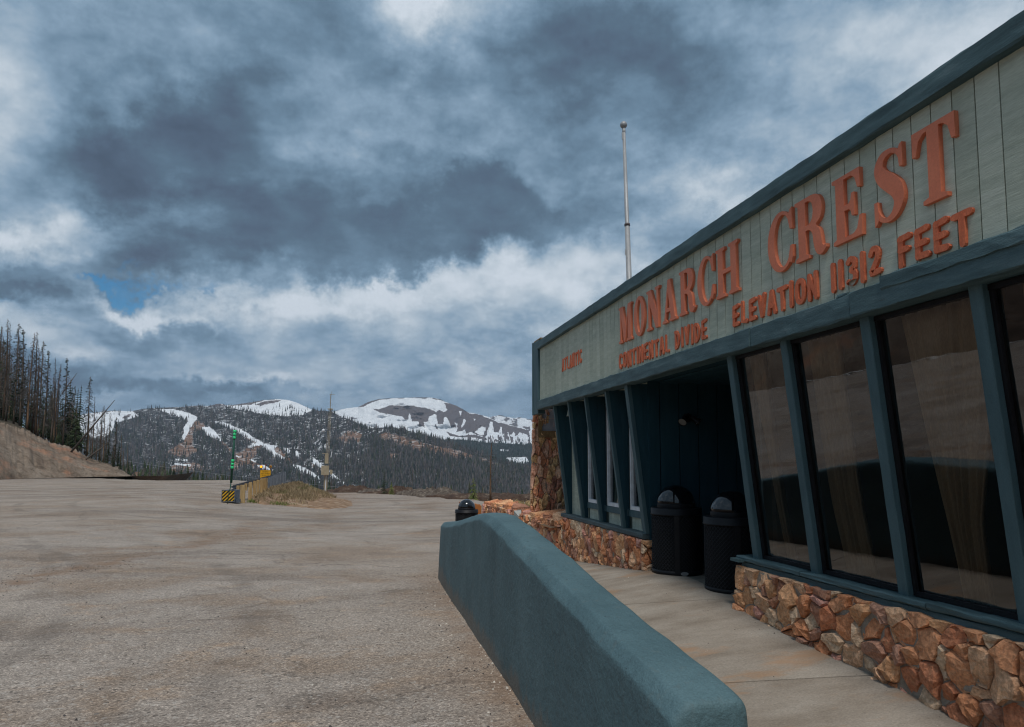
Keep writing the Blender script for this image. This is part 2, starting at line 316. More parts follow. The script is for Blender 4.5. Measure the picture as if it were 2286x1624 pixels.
def vnoise(x, y, octv=4, rough=.5):
    x = np.asarray(x, float); y = np.asarray(y, float); out = np.zeros(np.broadcast(x, y).shape); amp = 1; tot = 0
    for o in range(octv):
        xs = x*2**o+17.3*o; ys = y*2**o+9.1*o; xi = np.floor(xs).astype(int); yi = np.floor(ys).astype(int)
        fx = xs-xi; fy = ys-yi; fx = fx*fx*(3-2*fx); fy = fy*fy*(3-2*fy)
        g = lambda a, b: _T[a % 256, b % 256]
        out += amp*((g(xi, yi)*(1-fx)+g(xi+1, yi)*fx)*(1-fy)+(g(xi, yi+1)*(1-fx)+g(xi+1, yi+1)*fx)*fy)
        tot += amp; amp *= rough
    return out/tot
def sstep(x, a, b):
    t = np.clip((x-a)/(b-a), 0, 1); return t*t*(3-2*t)
def jag(bm_o, amt, scale=6.0, seed=0):
    me = bm_o.data
    for v in me.vertices:
        a = v.co; n = vnoise(a.x*scale+seed+a.z*3.1*scale, a.y*scale+a.z*scale*1.7, 2)-.5
        n2 = vnoise(a.x*scale+seed+40, a.y*scale+a.z*scale+11, 2)-.5
        v.co.x += n*amt; v.co.z += n2*amt
    me.update()
def rough_beam(name, x0, x1, y0, y1, z0, z1, material, parent, amt=.008, step=.07, label=None):
    """a long timber running along y, edges worn: cross-section rings with jitter"""
    n = max(2, int(abs(y1-y0)/step)); b = .008; vs = []; fs = []
    ring = [(x0, z0+b), (x0, (z0+z1)/2), (x0, z1-b), (x0+b, z1), (x1, z1), (x1, z0), (x0+b, z0)]
    k = len(ring); sd_ = random.random()*99
    for i in range(n+1):
        y = y0+(y1-y0)*i/n
        for j, (x, z) in enumerate(ring):
            e = amt if j not in (4, 5) else 0
            nx = float(vnoise(y*5+sd_, j*3.7, 3)-.5); nz = float(vnoise(y*7+sd_+50, j*5.3, 3)-.5)
            vs.append((x+nx*e*.8, y, z+nz*e*1.6))
    for i in range(n):
        for j in range(k):
            a = i*k+j; c = i*k+(j+1) % k; fs.append((a, c, c+k, a+k))
    fs.append(tuple(range(k))[::-1]); fs.append(tuple(n*k+j for j in range(k)))
    o = MB().add(vs, fs).build(name, material, parent)
    if label: o['label'] = label
    return o
# ================================================================ GROUND HEIGHTS
def z_lot(x, y):
    x = np.asarray(x, float); y = np.asarray(y, float)
    t_ = sstep(x+9+.09*(y-28), 0, 9); return -.022*np.maximum(0, y-5)*t_ - .0075*np.maximum(0, y-35)*(1-t_)
def z_walk(x, y):
    yy = [-6, 2, 3.45, 5.95, 7.65, 9.0, 10.6, 14, 18, 24]; zz = [.03, .06, .11, .26, .29, .15, .0, -.17, -.27, -.42]
    h = np.interp(y, yy, zz); s_ = np.clip((np.asarray(x, float)-1.2)/2.2, 0, 1)
    lo = np.minimum(h, z_lot(x, y)+.02)
    return lo*(1-s_)+h*s_
# lot
xs = np.concatenate([np.arange(-160, -30, 5.), np.arange(-30, -8, 1.), np.arange(-8, 4, .25), np.arange(4, 40, 1.5)])
ys = np.concatenate([np.arange(-80, -4, 4.), np.arange(-4, 20, .3), np.arange(20, 79, 1.), np.arange(79, 106, 2.)])
X, Y = np.meshgrid(xs, ys); 
far = 68.7-(X+.93)*3.0                                    # far rim of the lower lot
Z = z_lot(X, Y) + (vnoise(X*.35, Y*.35, 3)-.5)*.03
edge = np.where(X > -2.5, np.clip(Y-np.maximum(far, 38), 0, 99), 0)
Z = Z - np.where(edge > 0, edge*.55, 0)
thr = np.interp(X, [-31, -19], [91, 73]); Z = Z - np.where(Y > thr, (Y-thr)*.35*sstep(X, -31, -27), 0)
lotm = bpy.data.materials.new('gravelly_asphalt'); lotm.use_nodes = True; nt = lotm.node_tree; nt.nodes.clear(); t = NT(nt)
P = t.n('ShaderNodeNewGeometry').outputs['Position']
big = t.noise(P, .40, 8, .64, .4); mid = t.noise(t.vm('MULTIPLY', P, (.85, 1.1, 1)), 1.4, 8, .68, .3)
base = t.ramp(big, [(.30, (.162, .118, .088)), (.42, (.238, .184, .142)), (.52, (.275, .236, .203)), (.64, (.325, .281, .243)), (.78, (.38, .318, .256))])
base = t.mix(t.m('MULTIPLY', t.sm(mid, .52, .70), .6), base, (.33, .225, .145))
st = t.noise(t.vm('MULTIPLY', P, (.6, 1.15, 1)), .75, 8, .68, .3)
base = t.mix(t.m('MULTIPLY', t.sm(st, .52, .70), .62), base, (.125, .098, .078))
st2 = t.noise(t.vm('MULTIPLY', P, (.5, 1.2, 1)), 2.6, 7, .7, .2)
base = t.mix(t.m('MULTIPLY', t.sm(st2, .56, .68), .5), base, (.12, .094, .076))
far_ = t.noise(t.vm('MULTIPLY', P, (.07, .28, 1)), 1.0, 7, .72, .5)
base = t.mix(t.m('MULTIPLY', t.sm(far_, .52, .62), .6), base, (.13, .10, .08))
sep_ = t.n('ShaderNodeSeparateXYZ', i_0=P); dist_ = t.vm('LENGTH', P, out=1)
base = t.mix(t.m('MULTIPLY', t.sm(dist_, 9, 30), .55), base, (.31, .265, .225)) if False else t.mix(t.m('MULTIPLY', t.sm(t.noise(P, .12, 3, .5), .40, .62), .35), base, (.33, .275, .225))
vo = t.n('ShaderNodeTexVoronoi', i_Vector=P, i_Scale=88.0); rnd = t.n('ShaderNodeSeparateColor', i_0=vo.outputs['Color'])
vo2 = t.n('ShaderNodeTexVoronoi', i_Vector=P, i_Scale=42.0); rnd2 = t.n('ShaderNodeSeparateColor', i_0=vo2.outputs['Color'])
agg = t.ramp(rnd.outputs[0], [(0, (.45, .43, .42)), (.3, (.8, .78, .76)), (.62, (1.02, 1.0, .98)), (.88, (1.35, 1.35, 1.34)), (1, (2.0, 1.96, 1.9))])
base = t.mix(.8, base, t.mix(1.0, base, agg, 'MULTIPLY'))
base = t.mix(t.m('MULTIPLY', t.sm(rnd2.outputs[0], .93, .97), .35), base, (.46, .43, .39))
base = t.mix(t.m('MULTIPLY', t.sm(rnd2.outputs[1], .95, .99), .6), base, (.05, .042, .038))
arc = None
for (cx_, cy_, r_, w__) in ((-16., 6., 13.2, .16), (-16., 6., 15.0, .16), (4., 34., 15.5, .15), (4., 34., 17.2, .15), (-22., 40., 24., .2), (-30., 2., 27.2, .14)):
    dd_ = t.vm('LENGTH', t.vm('SUBTRACT', t.vm('MULTIPLY', P, (1, 1, 0)), (cx_, cy_, 0)), out=1); a_ = t.m('SUBTRACT', 1.0, t.sm(t.m('ABSOLUTE', t.m('SUBTRACT', dd_, r_)), w__*.4, w__*1.2)); arc = a_ if arc is None else t.m('MAXIMUM', arc, a_)
base = t.mix(t.m('MULTIPLY', t.m('MULTIPLY', arc, t.sm(t.noise(P, .5, 5, .65), .42, .62)), .42), base, (.115, .095, .08))
grain = t.noise(P, 190, 2, .8); base = t.mix(.45, base, t.mix(1.0, base, t.ramp(grain, [(.35, .5), (.65, 1.5)]), 'MULTIPLY'))
# cracks
ck = t.n('ShaderNodeTexVoronoi', i_Vector=t.vm('ADD', P, t.vm('SCALE', t.noise(P, 1.1, 4, .6, 0, 1), 1.3)), i_Scale=.33); ck.feature = 'DISTANCE_TO_EDGE'
ckm = t.m('MULTIPLY', t.m('SUBTRACT', 1.0, t.sm(ck.outputs[0], .003, .012)), t.sm(t.noise(P, .3, 3, .5), .42, .55))
base = t.mix(t.m('MULTIPLY', ckm, .38), base, (.06, .05, .042))
rim = t.n('ShaderNodeAttribute', attribute_name='rim').outputs['Fac']
base = t.mix(t.m('MULTIPLY', rim, t.sm(t.noise(P, 2.4, 5, .65), .38, .62)), base, (.20, .125, .08))
b = t.n('ShaderNodeBsdfPrincipled', i_0=base, i_Roughness=.9); b.inputs['Specular IOR Level'].default_value = .25
bp = t.n('ShaderNodeBump', i_Strength=.4, i_Distance=.007, i_Height=t.m('ADD', rnd.outputs[0], t.m('MULTIPLY', t.noise(P, 14, 5, .7), 2.0))); t.put(b, 'Normal', bp.outputs[0])
t.n('ShaderNodeOutputMaterial', i_0=b.outputs[0])
# brown dirt beside the berm and along the seam in the paving
seam = np.array([(-4.9, 6), (-4.55, 10.2), (-4.49, 11.5), (-4.08, 12.2), (-3.74, 13.6), (-3.3, 15.2), (-3.0, 18.2), (-3.0, 22)])
def seg_dist(px, py, pts):
    d = np.full(px.shape, 1e9)
    for (ax, ay), (bx, by) in zip(pts[:-1], pts[1:]):
        vx, vy = bx-ax, by-ay; tt = np.clip(((px-ax)*vx+(py-ay)*vy)/(vx*vx+vy*vy), 0, 1)
        d = np.minimum(d, np.hypot(px-ax-tt*vx, py-ay-tt*vy))
    return d
ds = seg_dist(X.ravel(), Y.ravel(), seam); db = seg_dist(X.ravel(), Y.ravel(), np.array([(-4.2, 35.), (-2.5, 40), (-2.2, 50), (-3, 62)]))
dbar = seg_dist(X.ravel(), Y.ravel(), np.array([(1.1, 2.), (1.15, 10.3)]))
rimv = np.maximum(np.maximum(np.exp(-(ds/.26)**2)*.85, np.exp(-(db/2.4)**2)*.9), np.exp(-(dbar/.35)**2)*.55)
lot = np_mesh('parking_lot', np.stack([X.ravel(), Y.ravel(), Z.ravel()], 1), grid_faces(len(xs), len(ys)), lotm, smooth=True, attrs={'rim': rimv}); lot['kind'] = 'structure'
# sidewalk, cast in slabs
walk = empty('sidewalk'); walk['kind'] = 'structure'
joints = [(-3., -2.6), (-.2, -.4), (2.3, 1.9), (4.55, 4.05), (7.15, 6.02), (9.6, 8.6), (12.2, 11.4), (14.9, 14.2), (18.5, 18.2)]
for (a0, b0), (a1, b1) in zip(joints[:-1], joints[1:]):
    nu, nv = 12, 14; g = .008; vs = []
    for j in range(nv+1):
        for i in range(nu+1):
            s_ = i/nu; y_ = (a0+(a1-a0)*j/nv)*(1-s_)+(b0+(b1-b0)*j/nv)*s_; xl_ = float(np.interp(y_, [0, 10.0, 10.6, 12, 19], [1.28, 1.32, 2.3, 2.75, 2.9])); x = xl_+s_*(3.62-xl_); yl = a0+g+(a1-a0-2*g)*j/nv; yr = b0+g+(b1-b0-2*g)*j/nv; y = yl*(1-s_)+yr*s_
            vs.append((x, y, float(z_walk(x, y))+.012))
    n = len(vs); fs = [(j*(nu+1)+i, j*(nu+1)+i+1, (j+1)*(nu+1)+i+1, (j+1)*(nu+1)+i) for j in range(nv) for i in range(nu)]
    per = [i for i in range(nu+1)]+[j*(nu+1)+nu for j in range(1, nv+1)]+[nv*(nu+1)+i for i in range(nu-1, -1, -1)]+[j*(nu+1) for j in range(nv-1, 0, -1)]
    for i_, p in enumerate(per): vs.append((vs[p][0], vs[p][1], vs[p][2]-.14))
    for i_ in range(len(per)): fs.append((per[(i_+1) % len(per)], per[i_], n+i_, n+(i_+1) % len(per)))
    MB().add(vs, fs).build('slab', SLAB, walk)
# porch slab inside the entrance
MB().box(3.61, 5.6, 5.6, 7.95, .02, .29).build('slab', mat('worn_porch', [(.3, (.10, .09, .075)), (.7, (.2, .18, .15))], scale=8, rough=.95), walk)
bedv = []
for y in np.arange(-4, 19, .5):
    for x in (float(np.interp(y, [0, 9.6, 10.4, 12, 19], [1.30, 1.33, 2.4, 2.8, 2.95])), 3.6): bedv.append((x, y, float(z_walk(x, y))-.012))
MB().add(bedv, [(2*i, 2*i+1, 2*i+3, 2*i+2) for i in range(len(bedv)//2-1)]).build('joint_bed', MORT, walk)
# ================================================================ STONEWORK
def clip_poly(poly, n, c):
    out = []
    for i in range(len(poly)):
        p, q = poly[i], poly[(i+1) % len(poly)]; dp = p[0]*n[0]+p[1]*n[1]-c; dq = q[0]*n[0]+q[1]*n[1]-c
        if dp <= 0: out.append(p)
        if (dp < 0 < dq) or (dq < 0 < dp):
            t_ = dp/(dp-dq); out.append((p[0]+(q[0]-p[0])*t_, p[1]+(q[1]-p[1])*t_))
    return out
def stone_cells(a0, a1, lo, hi, size, aspect=1.0, seed=0, var=.45, rot=0.0):
    """irregular cells covering a strip a0..a1 between lo(a) and hi(a); aspect = height/width"""
    rr = random.Random(seed); w_ = size/math.sqrt(aspect); h_ = size*math.sqrt(aspect); pts = []
    zl = min(lo(a0), lo(a1), lo((a0+a1)/2)); zh = max(hi(a0), hi(a1), hi((a0+a1)/2)); row = 0; z = zl-h_*.2
    while z < zh+h_*.5:
        a = a0-w_*rr.random()
        while a < a1+w_:
            pts.append((a+rr.uniform(-.4, .4)*w_, z+rr.uniform(-.42, .42)*h_+math.sin(a*3)*h_*.2, rr.uniform(-1, 1)*var*size*size*.22)); a += w_*rr.uniform(.6, 1.45)
        z += h_*rr.uniform(.75, 1.15)
    cells = []
    for i, (x, y, wt) in enumerate(pts):
        am = min(max(x, a0), a1)
        if not (a0-w_*.5 < x < a1+w_*.5 and lo(am)-h_*.4 < y < hi(am)+h_*.4): continue
        poly = [(max(a0, x-2.2*w_), y-2.2*h_), (min(a1, x+2.2*w_), y-2.2*h_), (min(a1, x+2.2*w_), y+2.2*h_), (max(a0, x-2.2*w_), y+2.2*h_)]
        near = sorted(((p[0]-x)**2+((p[1]-y)/aspect)**2, j) for j, p in enumerate(pts) if j != i and abs(p[0]-x) < 3*w_ and abs(p[1]-y) < 3*h_)[:14]
        for d_, j in near:
            px, py, pw = pts[j]; nx, ny = px-x, (py-y)/aspect**2
            c = (px*px-x*x)/2+(py*py-y*y)/(2*aspect**2)-(pw-wt)
            poly = clip_poly(poly, (nx, ny), c)
            if len(poly) < 3: break
        if len(poly) < 3: continue
        # ground and top lines
        e = .01; s1 = (hi(am+e)-hi(am-e))/(2*e); poly = clip_poly(poly, (-s1, 1), hi(am)-s1*am)
        s0 = (lo(am+e)-lo(am-e))/(2*e)
        if len(poly) >= 3: poly = clip_poly(poly, (s0, -1), -(lo(am)-s0*am))
        if len(poly) < 3: continue
        ar = abs(sum(poly[k][0]*poly[(k+1) % len(poly)][1]-poly[(k+1) % len(poly)][0]*poly[k][1] for k in range(len(poly))))/2
        if ar < size*size*.10: continue
        cells.append((poly, ar))
    return cells
def stone_mesh(poly, mp, thick, rr, gap=.008, back=.015):
    n = len(poly); cx = sum(p[0] for p in poly)/n; cy = sum(p[1] for p in poly)/n; pp = []
    for i in range(n):                                    # split long edges and knock the corners about
        p, q = poly[i], poly[(i+1) % n]; pp.append(p); L = math.hypot(q[0]-p[0], q[1]-p[1])
        if L > .07: pp.append(((p[0]+q[0])/2+rr.uniform(-.1, .1)*L, (p[1]+q[1])/2+rr.uniform(-.1, .1)*L))
    r0 = max(math.hypot(p[0]-cx, p[1]-cy) for p in pp); q = []
    for p in pp:
        d = math.hypot(p[0]-cx, p[1]-cy)+1e-6; k = max(.3, (d-gap-rr.random()**2*.06*r0)/d); q.append((cx+(p[0]-cx)*k, cy+(p[1]-cy)*k))
    n = len(q); tx, ty = rr.uniform(-.30, .30), rr.uniform(-.25, .38); vs = []
    for p in q: vs.append(mp(p[0], p[1], -back))
    for p in q: vs.append(mp(p[0], p[1], thick*rr.uniform(.6, .9)))
    f = rr.uniform(.80, .93)
    for p in q:
        x, y = (p[0]-cx)*f, (p[1]-cy)*f; vs.append(mp(cx+x, cy+y, max(thick*.35, thick*rr.uniform(.85, 1.2)+tx*x+ty*y)))
    ox, oy = rr.uniform(-.25, .25)*r0, rr.uniform(-.25, .25)*r0
    vs.append(mp(cx+ox, cy+oy, thick*rr.uniform(1.0, 1.3)+tx*ox+ty*oy))
    fs = []
    for i in range(n):
        j = (i+1) % n; fs += [(i, j, n+j, n+i), (n+i, n+j, 2*n+j, 2*n+i), (2*n+i, 2*n+j, 3*n)]
    return vs, fs
def lay_stones(cells, mp, parent, material, seed, thick=(.05, .11), limit=295, gap=.008):
    rr = random.Random(seed); cells = sorted(cells, key=lambda c: -c[1])
    for poly, ar in cells[:limit]:
        th_ = rr.uniform(*thick); vs, fs = stone_mesh(poly, mp, th_, rr, gap)
        MB().add(vs, fs).build('stone', material, parent)
    if len(cells) > limit:
        mb = MB()
        for poly, ar in cells[limit:]: mb.add(*stone_mesh(poly, mp, rr.uniform(*thick), rr, gap))
        o = mb.build('small_stone', material, parent); o['kind'] = 'stuff'
# ================================================================ BUILDING (facade runs along y at x = 3.2 .. 3.5)
bld = empty('shop_building', (3.5, 5, 0), 'long low teal and sage roadside shop with outward leaning windows', 'building')
bld.location = (0, 0, 0)
Y0, Y1 = -2.6, 12.19
# fascia boards
edges = [Y1]; y = Y1-.06; 
while y > Y0: edges.append(y); y -= .146
edges.append(Y0)
for a, b in zip(edges[:-1], edges[1:]):
    if a-b < .02: continue
    g = .004; MB().box(3.203, 3.24, b+g, a-g, 2.66, 3.72).build('siding_board', SAGE, bld)
MB().box(3.228, 3.30, Y0, Y1, 2.60, 3.74).build('siding_backing', flat('groove_dark', (.09, .11, .09), .9), bld)
# top and bottom fascia timbers in lengths
for a, b, dx in ((-2.6, .6, 0), (.6, 2.3, .004), (2.3, 5.15, 0), (5.15, 9.0, .005), (9.0, 12.19, 0)):
    rough_beam('top_trim', 3.135+dx, 3.26, a+.002, b-.002, 3.675, 3.812+dx, TEAL, bld, .012)
for a, b, dx, zz in ((-2.6, 1.1, .0, 0), (1.1, 3.87, .0, .004), (3.872, 5.06, .006, 0), (5.065, 8.6, 0, 0), (8.6, 12.19, .004, 0)):
    rough_beam('bottom_trim', 3.13+dx, 3.30, a+.002, b-.002, 2.545+zz, 2.708+zz, TEAL, bld, .014)
# splintered overlap laid on the bottom timber
rough_beam('trim_splice', 3.118, 3.2, 2.35, 3.58, 2.66, 2.742, TEAL, bld, .02)
rough_beam('trim_splice', 3.14, 3.26, 3.9, 4.0, 2.70, 2.728, TEAL, bld, .01)
# end wing of the fascia
MB().box(3.168, 3.30, 12.2, 12.6, 2.48, 3.85).build('end_panel', TEALV, bld)
MB().box(3.155, 3.2, 12.55, 12.604, 2.47, 3.858).build('end_trim', TEALV, bld)
MB().box(3.19, 3.42, 12.1, 12.6, 3.862, 3.885).build('end_cap', PLANKM, bld)
# roof, soffit, back and side walls
MB().box(3.26, 11, Y0, 12.6, 3.55, 3.72).build('roof', ROOFM, bld)
sof = empty('soffit'); sof.parent = bld
z = 3.262
while z < 5.3:
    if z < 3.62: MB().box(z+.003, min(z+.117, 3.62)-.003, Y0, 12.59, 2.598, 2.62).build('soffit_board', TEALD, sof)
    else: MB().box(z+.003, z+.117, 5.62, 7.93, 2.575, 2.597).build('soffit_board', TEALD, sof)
    z += .12
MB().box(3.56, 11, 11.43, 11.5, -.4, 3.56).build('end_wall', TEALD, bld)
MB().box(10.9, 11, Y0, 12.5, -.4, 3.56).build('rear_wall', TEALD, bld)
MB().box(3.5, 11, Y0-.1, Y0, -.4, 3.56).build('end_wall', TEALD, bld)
# recessed entrance: far side wall of wide boards, back wall with door, near side wall
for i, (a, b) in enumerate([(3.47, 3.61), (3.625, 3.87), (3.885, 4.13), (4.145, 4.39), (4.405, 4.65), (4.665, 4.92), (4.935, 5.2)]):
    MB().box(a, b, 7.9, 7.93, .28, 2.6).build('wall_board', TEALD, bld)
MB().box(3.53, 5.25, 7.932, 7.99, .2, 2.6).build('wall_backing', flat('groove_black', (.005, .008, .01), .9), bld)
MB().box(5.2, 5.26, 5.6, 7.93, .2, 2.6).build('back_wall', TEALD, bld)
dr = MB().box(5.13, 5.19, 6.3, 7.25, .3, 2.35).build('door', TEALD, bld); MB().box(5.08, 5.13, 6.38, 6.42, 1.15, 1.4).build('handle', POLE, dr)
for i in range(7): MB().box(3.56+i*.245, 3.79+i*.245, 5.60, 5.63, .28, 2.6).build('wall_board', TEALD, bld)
# entrance light with two spot heads
el = empty('twin_spotlight', (3.97, 7.86, 2.14), 'black twin-headed security spotlight on the dark entrance wall', 'wall light')
MB().tube([(0, .035, 0), (0, -.02, 0)], .055, 16).build('mount', BLACK, el, True)
for s_ in (-1, 1):
    h = MB().tube([(0, -.02, 0), (s_*.05, -.05, -.005), (s_*.065, -.06, -.01)], .014, 8)
    a = Vector((s_*.05, -.04, 0)); d = Vector((s_*.62, -.45, -.62)).normalized()
    h.tube([a-d*.02, a, a+d*.05, a+d*.10], [.02, .032, .036, .055], 16, False)
    hd = h.build('lamp_head', BLACK, el, True)
    MB().tube([a+d*.092, a+d*.094], .05, 16).build('lens', flat('lamp_lens', (.20, .19, .17), .25), hd)
# ---- right-hand display windows (lean outwards towards the top)
ZS, ZT = .725, 2.548
def lean(x_b, z): return x_b-(z-ZS)*.119
posts = [5.60, 4.79, 3.90, 3.06, 2.2, 1.35, .5, -.4, -1.3, -2.2]
def slant(x0, x1, y0, y1, z0, z1, name, m, parent):
    return MB().hexa([(lean(x0, z0), y0, z0), (lean(x1, z0), y0, z0), (lean(x1, z0), y1, z0), (lean(x0, z0), y1, z0), (lean(x0, z1), y0, z1), (lean(x1, z1), y0, z1), (lean(x1, z1), y1, z1), (lean(x0, z1), y1, z1)]).build(name, m, parent)
for i, y in enumerate(posts):
    dy = .0 if i not in (1, 2) else 0
    mb = MB(); n = 9; vs = []; fs = []; sd_ = i*7.3; W_ = .085; b = .006
    for k in range(n+1):
        z = ZS-.01+(ZT-ZS+.03)*k/n; j1 = float(vnoise(z*4+sd_, 3.3, 2)-.5)*.010; j2 = float(vnoise(z*4+sd_, 8.3, 2)-.5)*.010
        yt = y
        vs += [(lean(3.44, z)+b, yt+j1, z), (lean(3.44, z), yt-b+j1, z), (lean(3.44, z), yt-W_+b+j2, z), (lean(3.44, z)+b, yt-W_+j2, z), (lean(3.56, z), yt-W_+j2, z), (lean(3.56, z), yt+j1, z)]
    for k in range(n):
        for j in range(6): a = k*6+j; c = k*6+(j+1) % 6; fs.append((a, a+6, c+6, c))
    fs.append((0, 1, 2, 3, 4, 5)); fs.append(tuple(n*6+j for j in (5, 4, 3, 2, 1, 0)))
    MB().add(vs, fs).build('post', TEALV, bld)
for i in range(len(posts)-1):
    ya, yb = posts[i]-.085, posts[i+1]
    wn_ = empty('window'); wn_.parent = bld
    MB().add([(lean(3.508, z), y, z) for z in (ZS+.02, ZT) for y in (ya, yb)], [(0, 1, 3, 2)]).build('pane', GLASS, wn_)
    fr = MB()
    for (p, q_) in (((ya-.012, ZS+.02), (ya-.012, ZT)), ((yb+.012, ZS+.02), (yb+.012, ZT))):
        fr.bar((lean(3.50, p[1]), p[0], p[1]), (lean(3.50, q_[1]), q_[0], q_[1]), .024, .03, (0, 1, 0))
    fr.bar((lean(3.5, ZS+.03), ya, ZS+.03), (lean(3.5, ZS+.03), yb, ZS+.03), .03, .03); fr.bar((lean(3.5, ZT-.02), ya, ZT-.02), (lean(3.5, ZT-.02), yb, ZT-.02), .03, .04)
    fr.build('gasket', BLACK, wn_)
for a, b, dx, dz_ in ((-2.5, 1.2, 0, 0), (1.2, 3.62, 0, .006), (3.625, 4.86, .004, 0), (4.865, 5.79, 0, .004)):
    rough_beam('sill_cap', 3.385+dx, 3.58, a+.001, b-.001, .692+dz_, .733+dz_, TEAL, bld, .012, .05)
for a, b in ((-2.5, 2.0), (2.0, 5.74)):
    rough_beam('sill', 3.41, 3.6, a+.001, b-.001, .60, .69, TEAL, bld, .008)
MB().box(3.33, 3.6, 5.66, 5.80, .69, .716).build('sill_block', TEAL, bld)
# interior of the showroom with curtains
MB().box(3.6, 10.8, Y0, 5.55, .1, .12).build('interior_floor', INFLOOR, bld)
MB().box(3.62, 10.8, 5.50, 5.56, .1, 3.5).build('interior_wall', DARKIN, bld)
MB().box(9.0, 9.1, Y0, 5.5, .1, 3.5).build('interior_wall', DARKIN, bld)
MB().box(3.62, 9.0, Y0, 5.5, 3.0, 3.03).build('interior_ceiling', DARKIN, bld)
def curtain(y0, y1, ys0, ys1, ym0, ym1, x, label, m=CURT, z0=.76, z1=2.54, zm=1.25, tilt=.119):
    """pleated sheet: top span y0..y1, tie height span ym0..ym1, hem span ys0..ys1"""
    nz, ny = 24, 60; vs = []
    for k in range(nz+1):
        z = z0+(z1-z0)*k/nz
        a = np.interp(z, [z0, zm, z1], [ys0, ym0, y0]); b = np.interp(z, [z0, zm, z1], [ys1, ym1, y1])
        for j in range(ny+1):
            s_ = j/ny; vs.append((x-(z-ZS)*tilt+.018*math.sin(s_*math.pi*14+.4*math.sin(z*3))+.008*math.sin(s_*57), a+(b-a)*s_, z))
    o = MB().add(vs, [(k*(ny+1)+j, k*(ny+1)+j+1, (k+1)*(ny+1)+j+1, (k+1)*(ny+1)+j) for k in range(nz) for j in range(ny)]).build('curtain', m, None, True)
    o.modifiers.new('thick', 'SOLIDIFY').thickness = .003
    return tag(o, label, 'curtain', 'curtains behind the tinted windows')
curtain(5.50, 5.28, 5.32, 5.24, 5.38, 5.28, 3.62, 'narrow strip of pale curtain behind the tinted window beside the entrance')
curtain(4.72, 4.35, 4.62, 4.30, 4.68, 4.34, 3.64, 'plain pale curtain gathered behind the middle of the three dark panes')
curtain(3.74, 3.0, 3.56, 3.36, 3.60, 3.34, 3.62, 'beige curtain pinched narrow at its hem behind the widest dark pane')
curtain(2.9, 2.3, 2.95, 2.80, 2.95, 2.6, 3.62, 'curtain edge behind the last dark pane at the frame edge')
# stone base under the display windows
bs = empty('stone_base'); bs.parent = bld
lo = lambda a: float(np.interp(a, [-2.5, 0, 2, 3.45, 5.95], [-.02, .0, .035, .085, .235])); hi = lambda a: .652
mp = lambda a, z, d: (3.43-d, a, z)
MB().box(3.386, 3.7, -2.5, 5.80, -.3, .64).build('mortar_core', MORT, bs)
lay_stones(stone_cells(1.9, 5.80, lo, hi, .135, 1.0, 3, .95)+stone_cells(-.2, 1.9, lo, hi, .19, .9, 4, .8), mp, bs, STONE, 11, (.05, .088), 290, .003)
# return of that stone base into the entrance
rr = random.Random(6)
lay_stones(stone_cells(3.40, 3.75, lambda a: .26, hi, .13, 1, 9), lambda a, z, d: (a, 5.80+d*.5, z), bs, STONE, 12, (.03, .06), 40)
# ---- left bay: tall fins, white windows, sage board wall
wx = 3.52
mbk = MB().box(wx+.012, wx+.14, 7.93, 12.55, .3, 2.61).build('wall_backing', flat('groove_sage', (.10, .12, .10), .9), bld)
y = 11.42
wins = [(10.33, 9.62), (9.47, 8.74), (8.60, 8.05)]
def boards(z0, z1, ya, yb):
    y = ya
    while y > yb+.01:
        b_ = max(y-.1, yb); MB().box(wx, wx+.02, b_+.003, y-.003, z0, z1).build('wall_board', SAGE, bld); y -= .1
boards(.70, 2.6, 11.3, 10.42)
for a, b in wins: boards(.70, .865, a, b)
for a, b in wins:
    MB().box(wx-.03, wx+.01, b-.05, a+.03, .868, .955).build('window_rail', TEALV, bld)
    wd = empty('white_window'); wd.parent = bld; F = MB(); t_ = .034
    for (p0, p1, q0, q1) in ((b, a, .958, .958+.05), (b, a, 2.40, 2.44), (a-t_, a, 1.008, 2.40), (b, b+t_, 1.008, 2.40)): F.box(wx-.025, wx+.03, p0, p1, q0, q1)
    F.build('frame', WHITE, wd); MB().add([(wx+.012, a, 1.0), (wx+.012, b, 1.0), (wx+.012, a, 2.41), (wx+.012, b, 2.41)], [(0, 1, 3, 2)]).build('pane', GLASS2, wd)
    MB().box(wx, wx+.02, b, a, 2.445, 2.6).build('lintel_panel', SAGE, bld)
    o = None
# room behind the white windows (cut open in the backing by leaving a reveal box)
bpy.data.objects.remove(mbk)
bk = MB(); bk.box(wx+.022, wx+.14, 10.34, 11.42, .3, 2.61); bk.box(wx+.022, wx+.14, 7.93, 10.34, .3, .99); bk.box(wx+.022, wx+.14, 7.93, 10.34, 2.42, 2.61)
for a, b in ((9.62, 9.47), (8.74, 8.60), (8.05, 7.99)): bk.box(wx+.022, wx+.14, b, a, .99, 2.42)
bk.build('wall_backing', flat('groove_sage', (.10, .12, .10), .9), bld)
MB().box(wx+.14, 8.9, 8.0, 11.4, .2, .22).build('interior_floor', INFLOOR, bld)
MB().box(8.9, 9.0, 8.0, 11.4, .2, 3.5).build('interior_wall', DARKIN, bld)
MB().box(wx+.14, 8.9, 8.0, 11.4, 3.0, 3.03).build('interior_ceiling', DARKIN, bld)
for (a, b), lb in zip(wins, ('green curtain just inside the farthest white-framed window', 'green curtain inside the middle white-framed window', 'green curtain inside the white-framed window nearest the entrance')):
    o = curtain(a-.02, a-.28, a-.02, a-.16, a-.02, a-.20, wx+.09, lb, CURG, 1.0, 2.4, 1.4, .0); o['group'] = 'green curtains in the white windows'
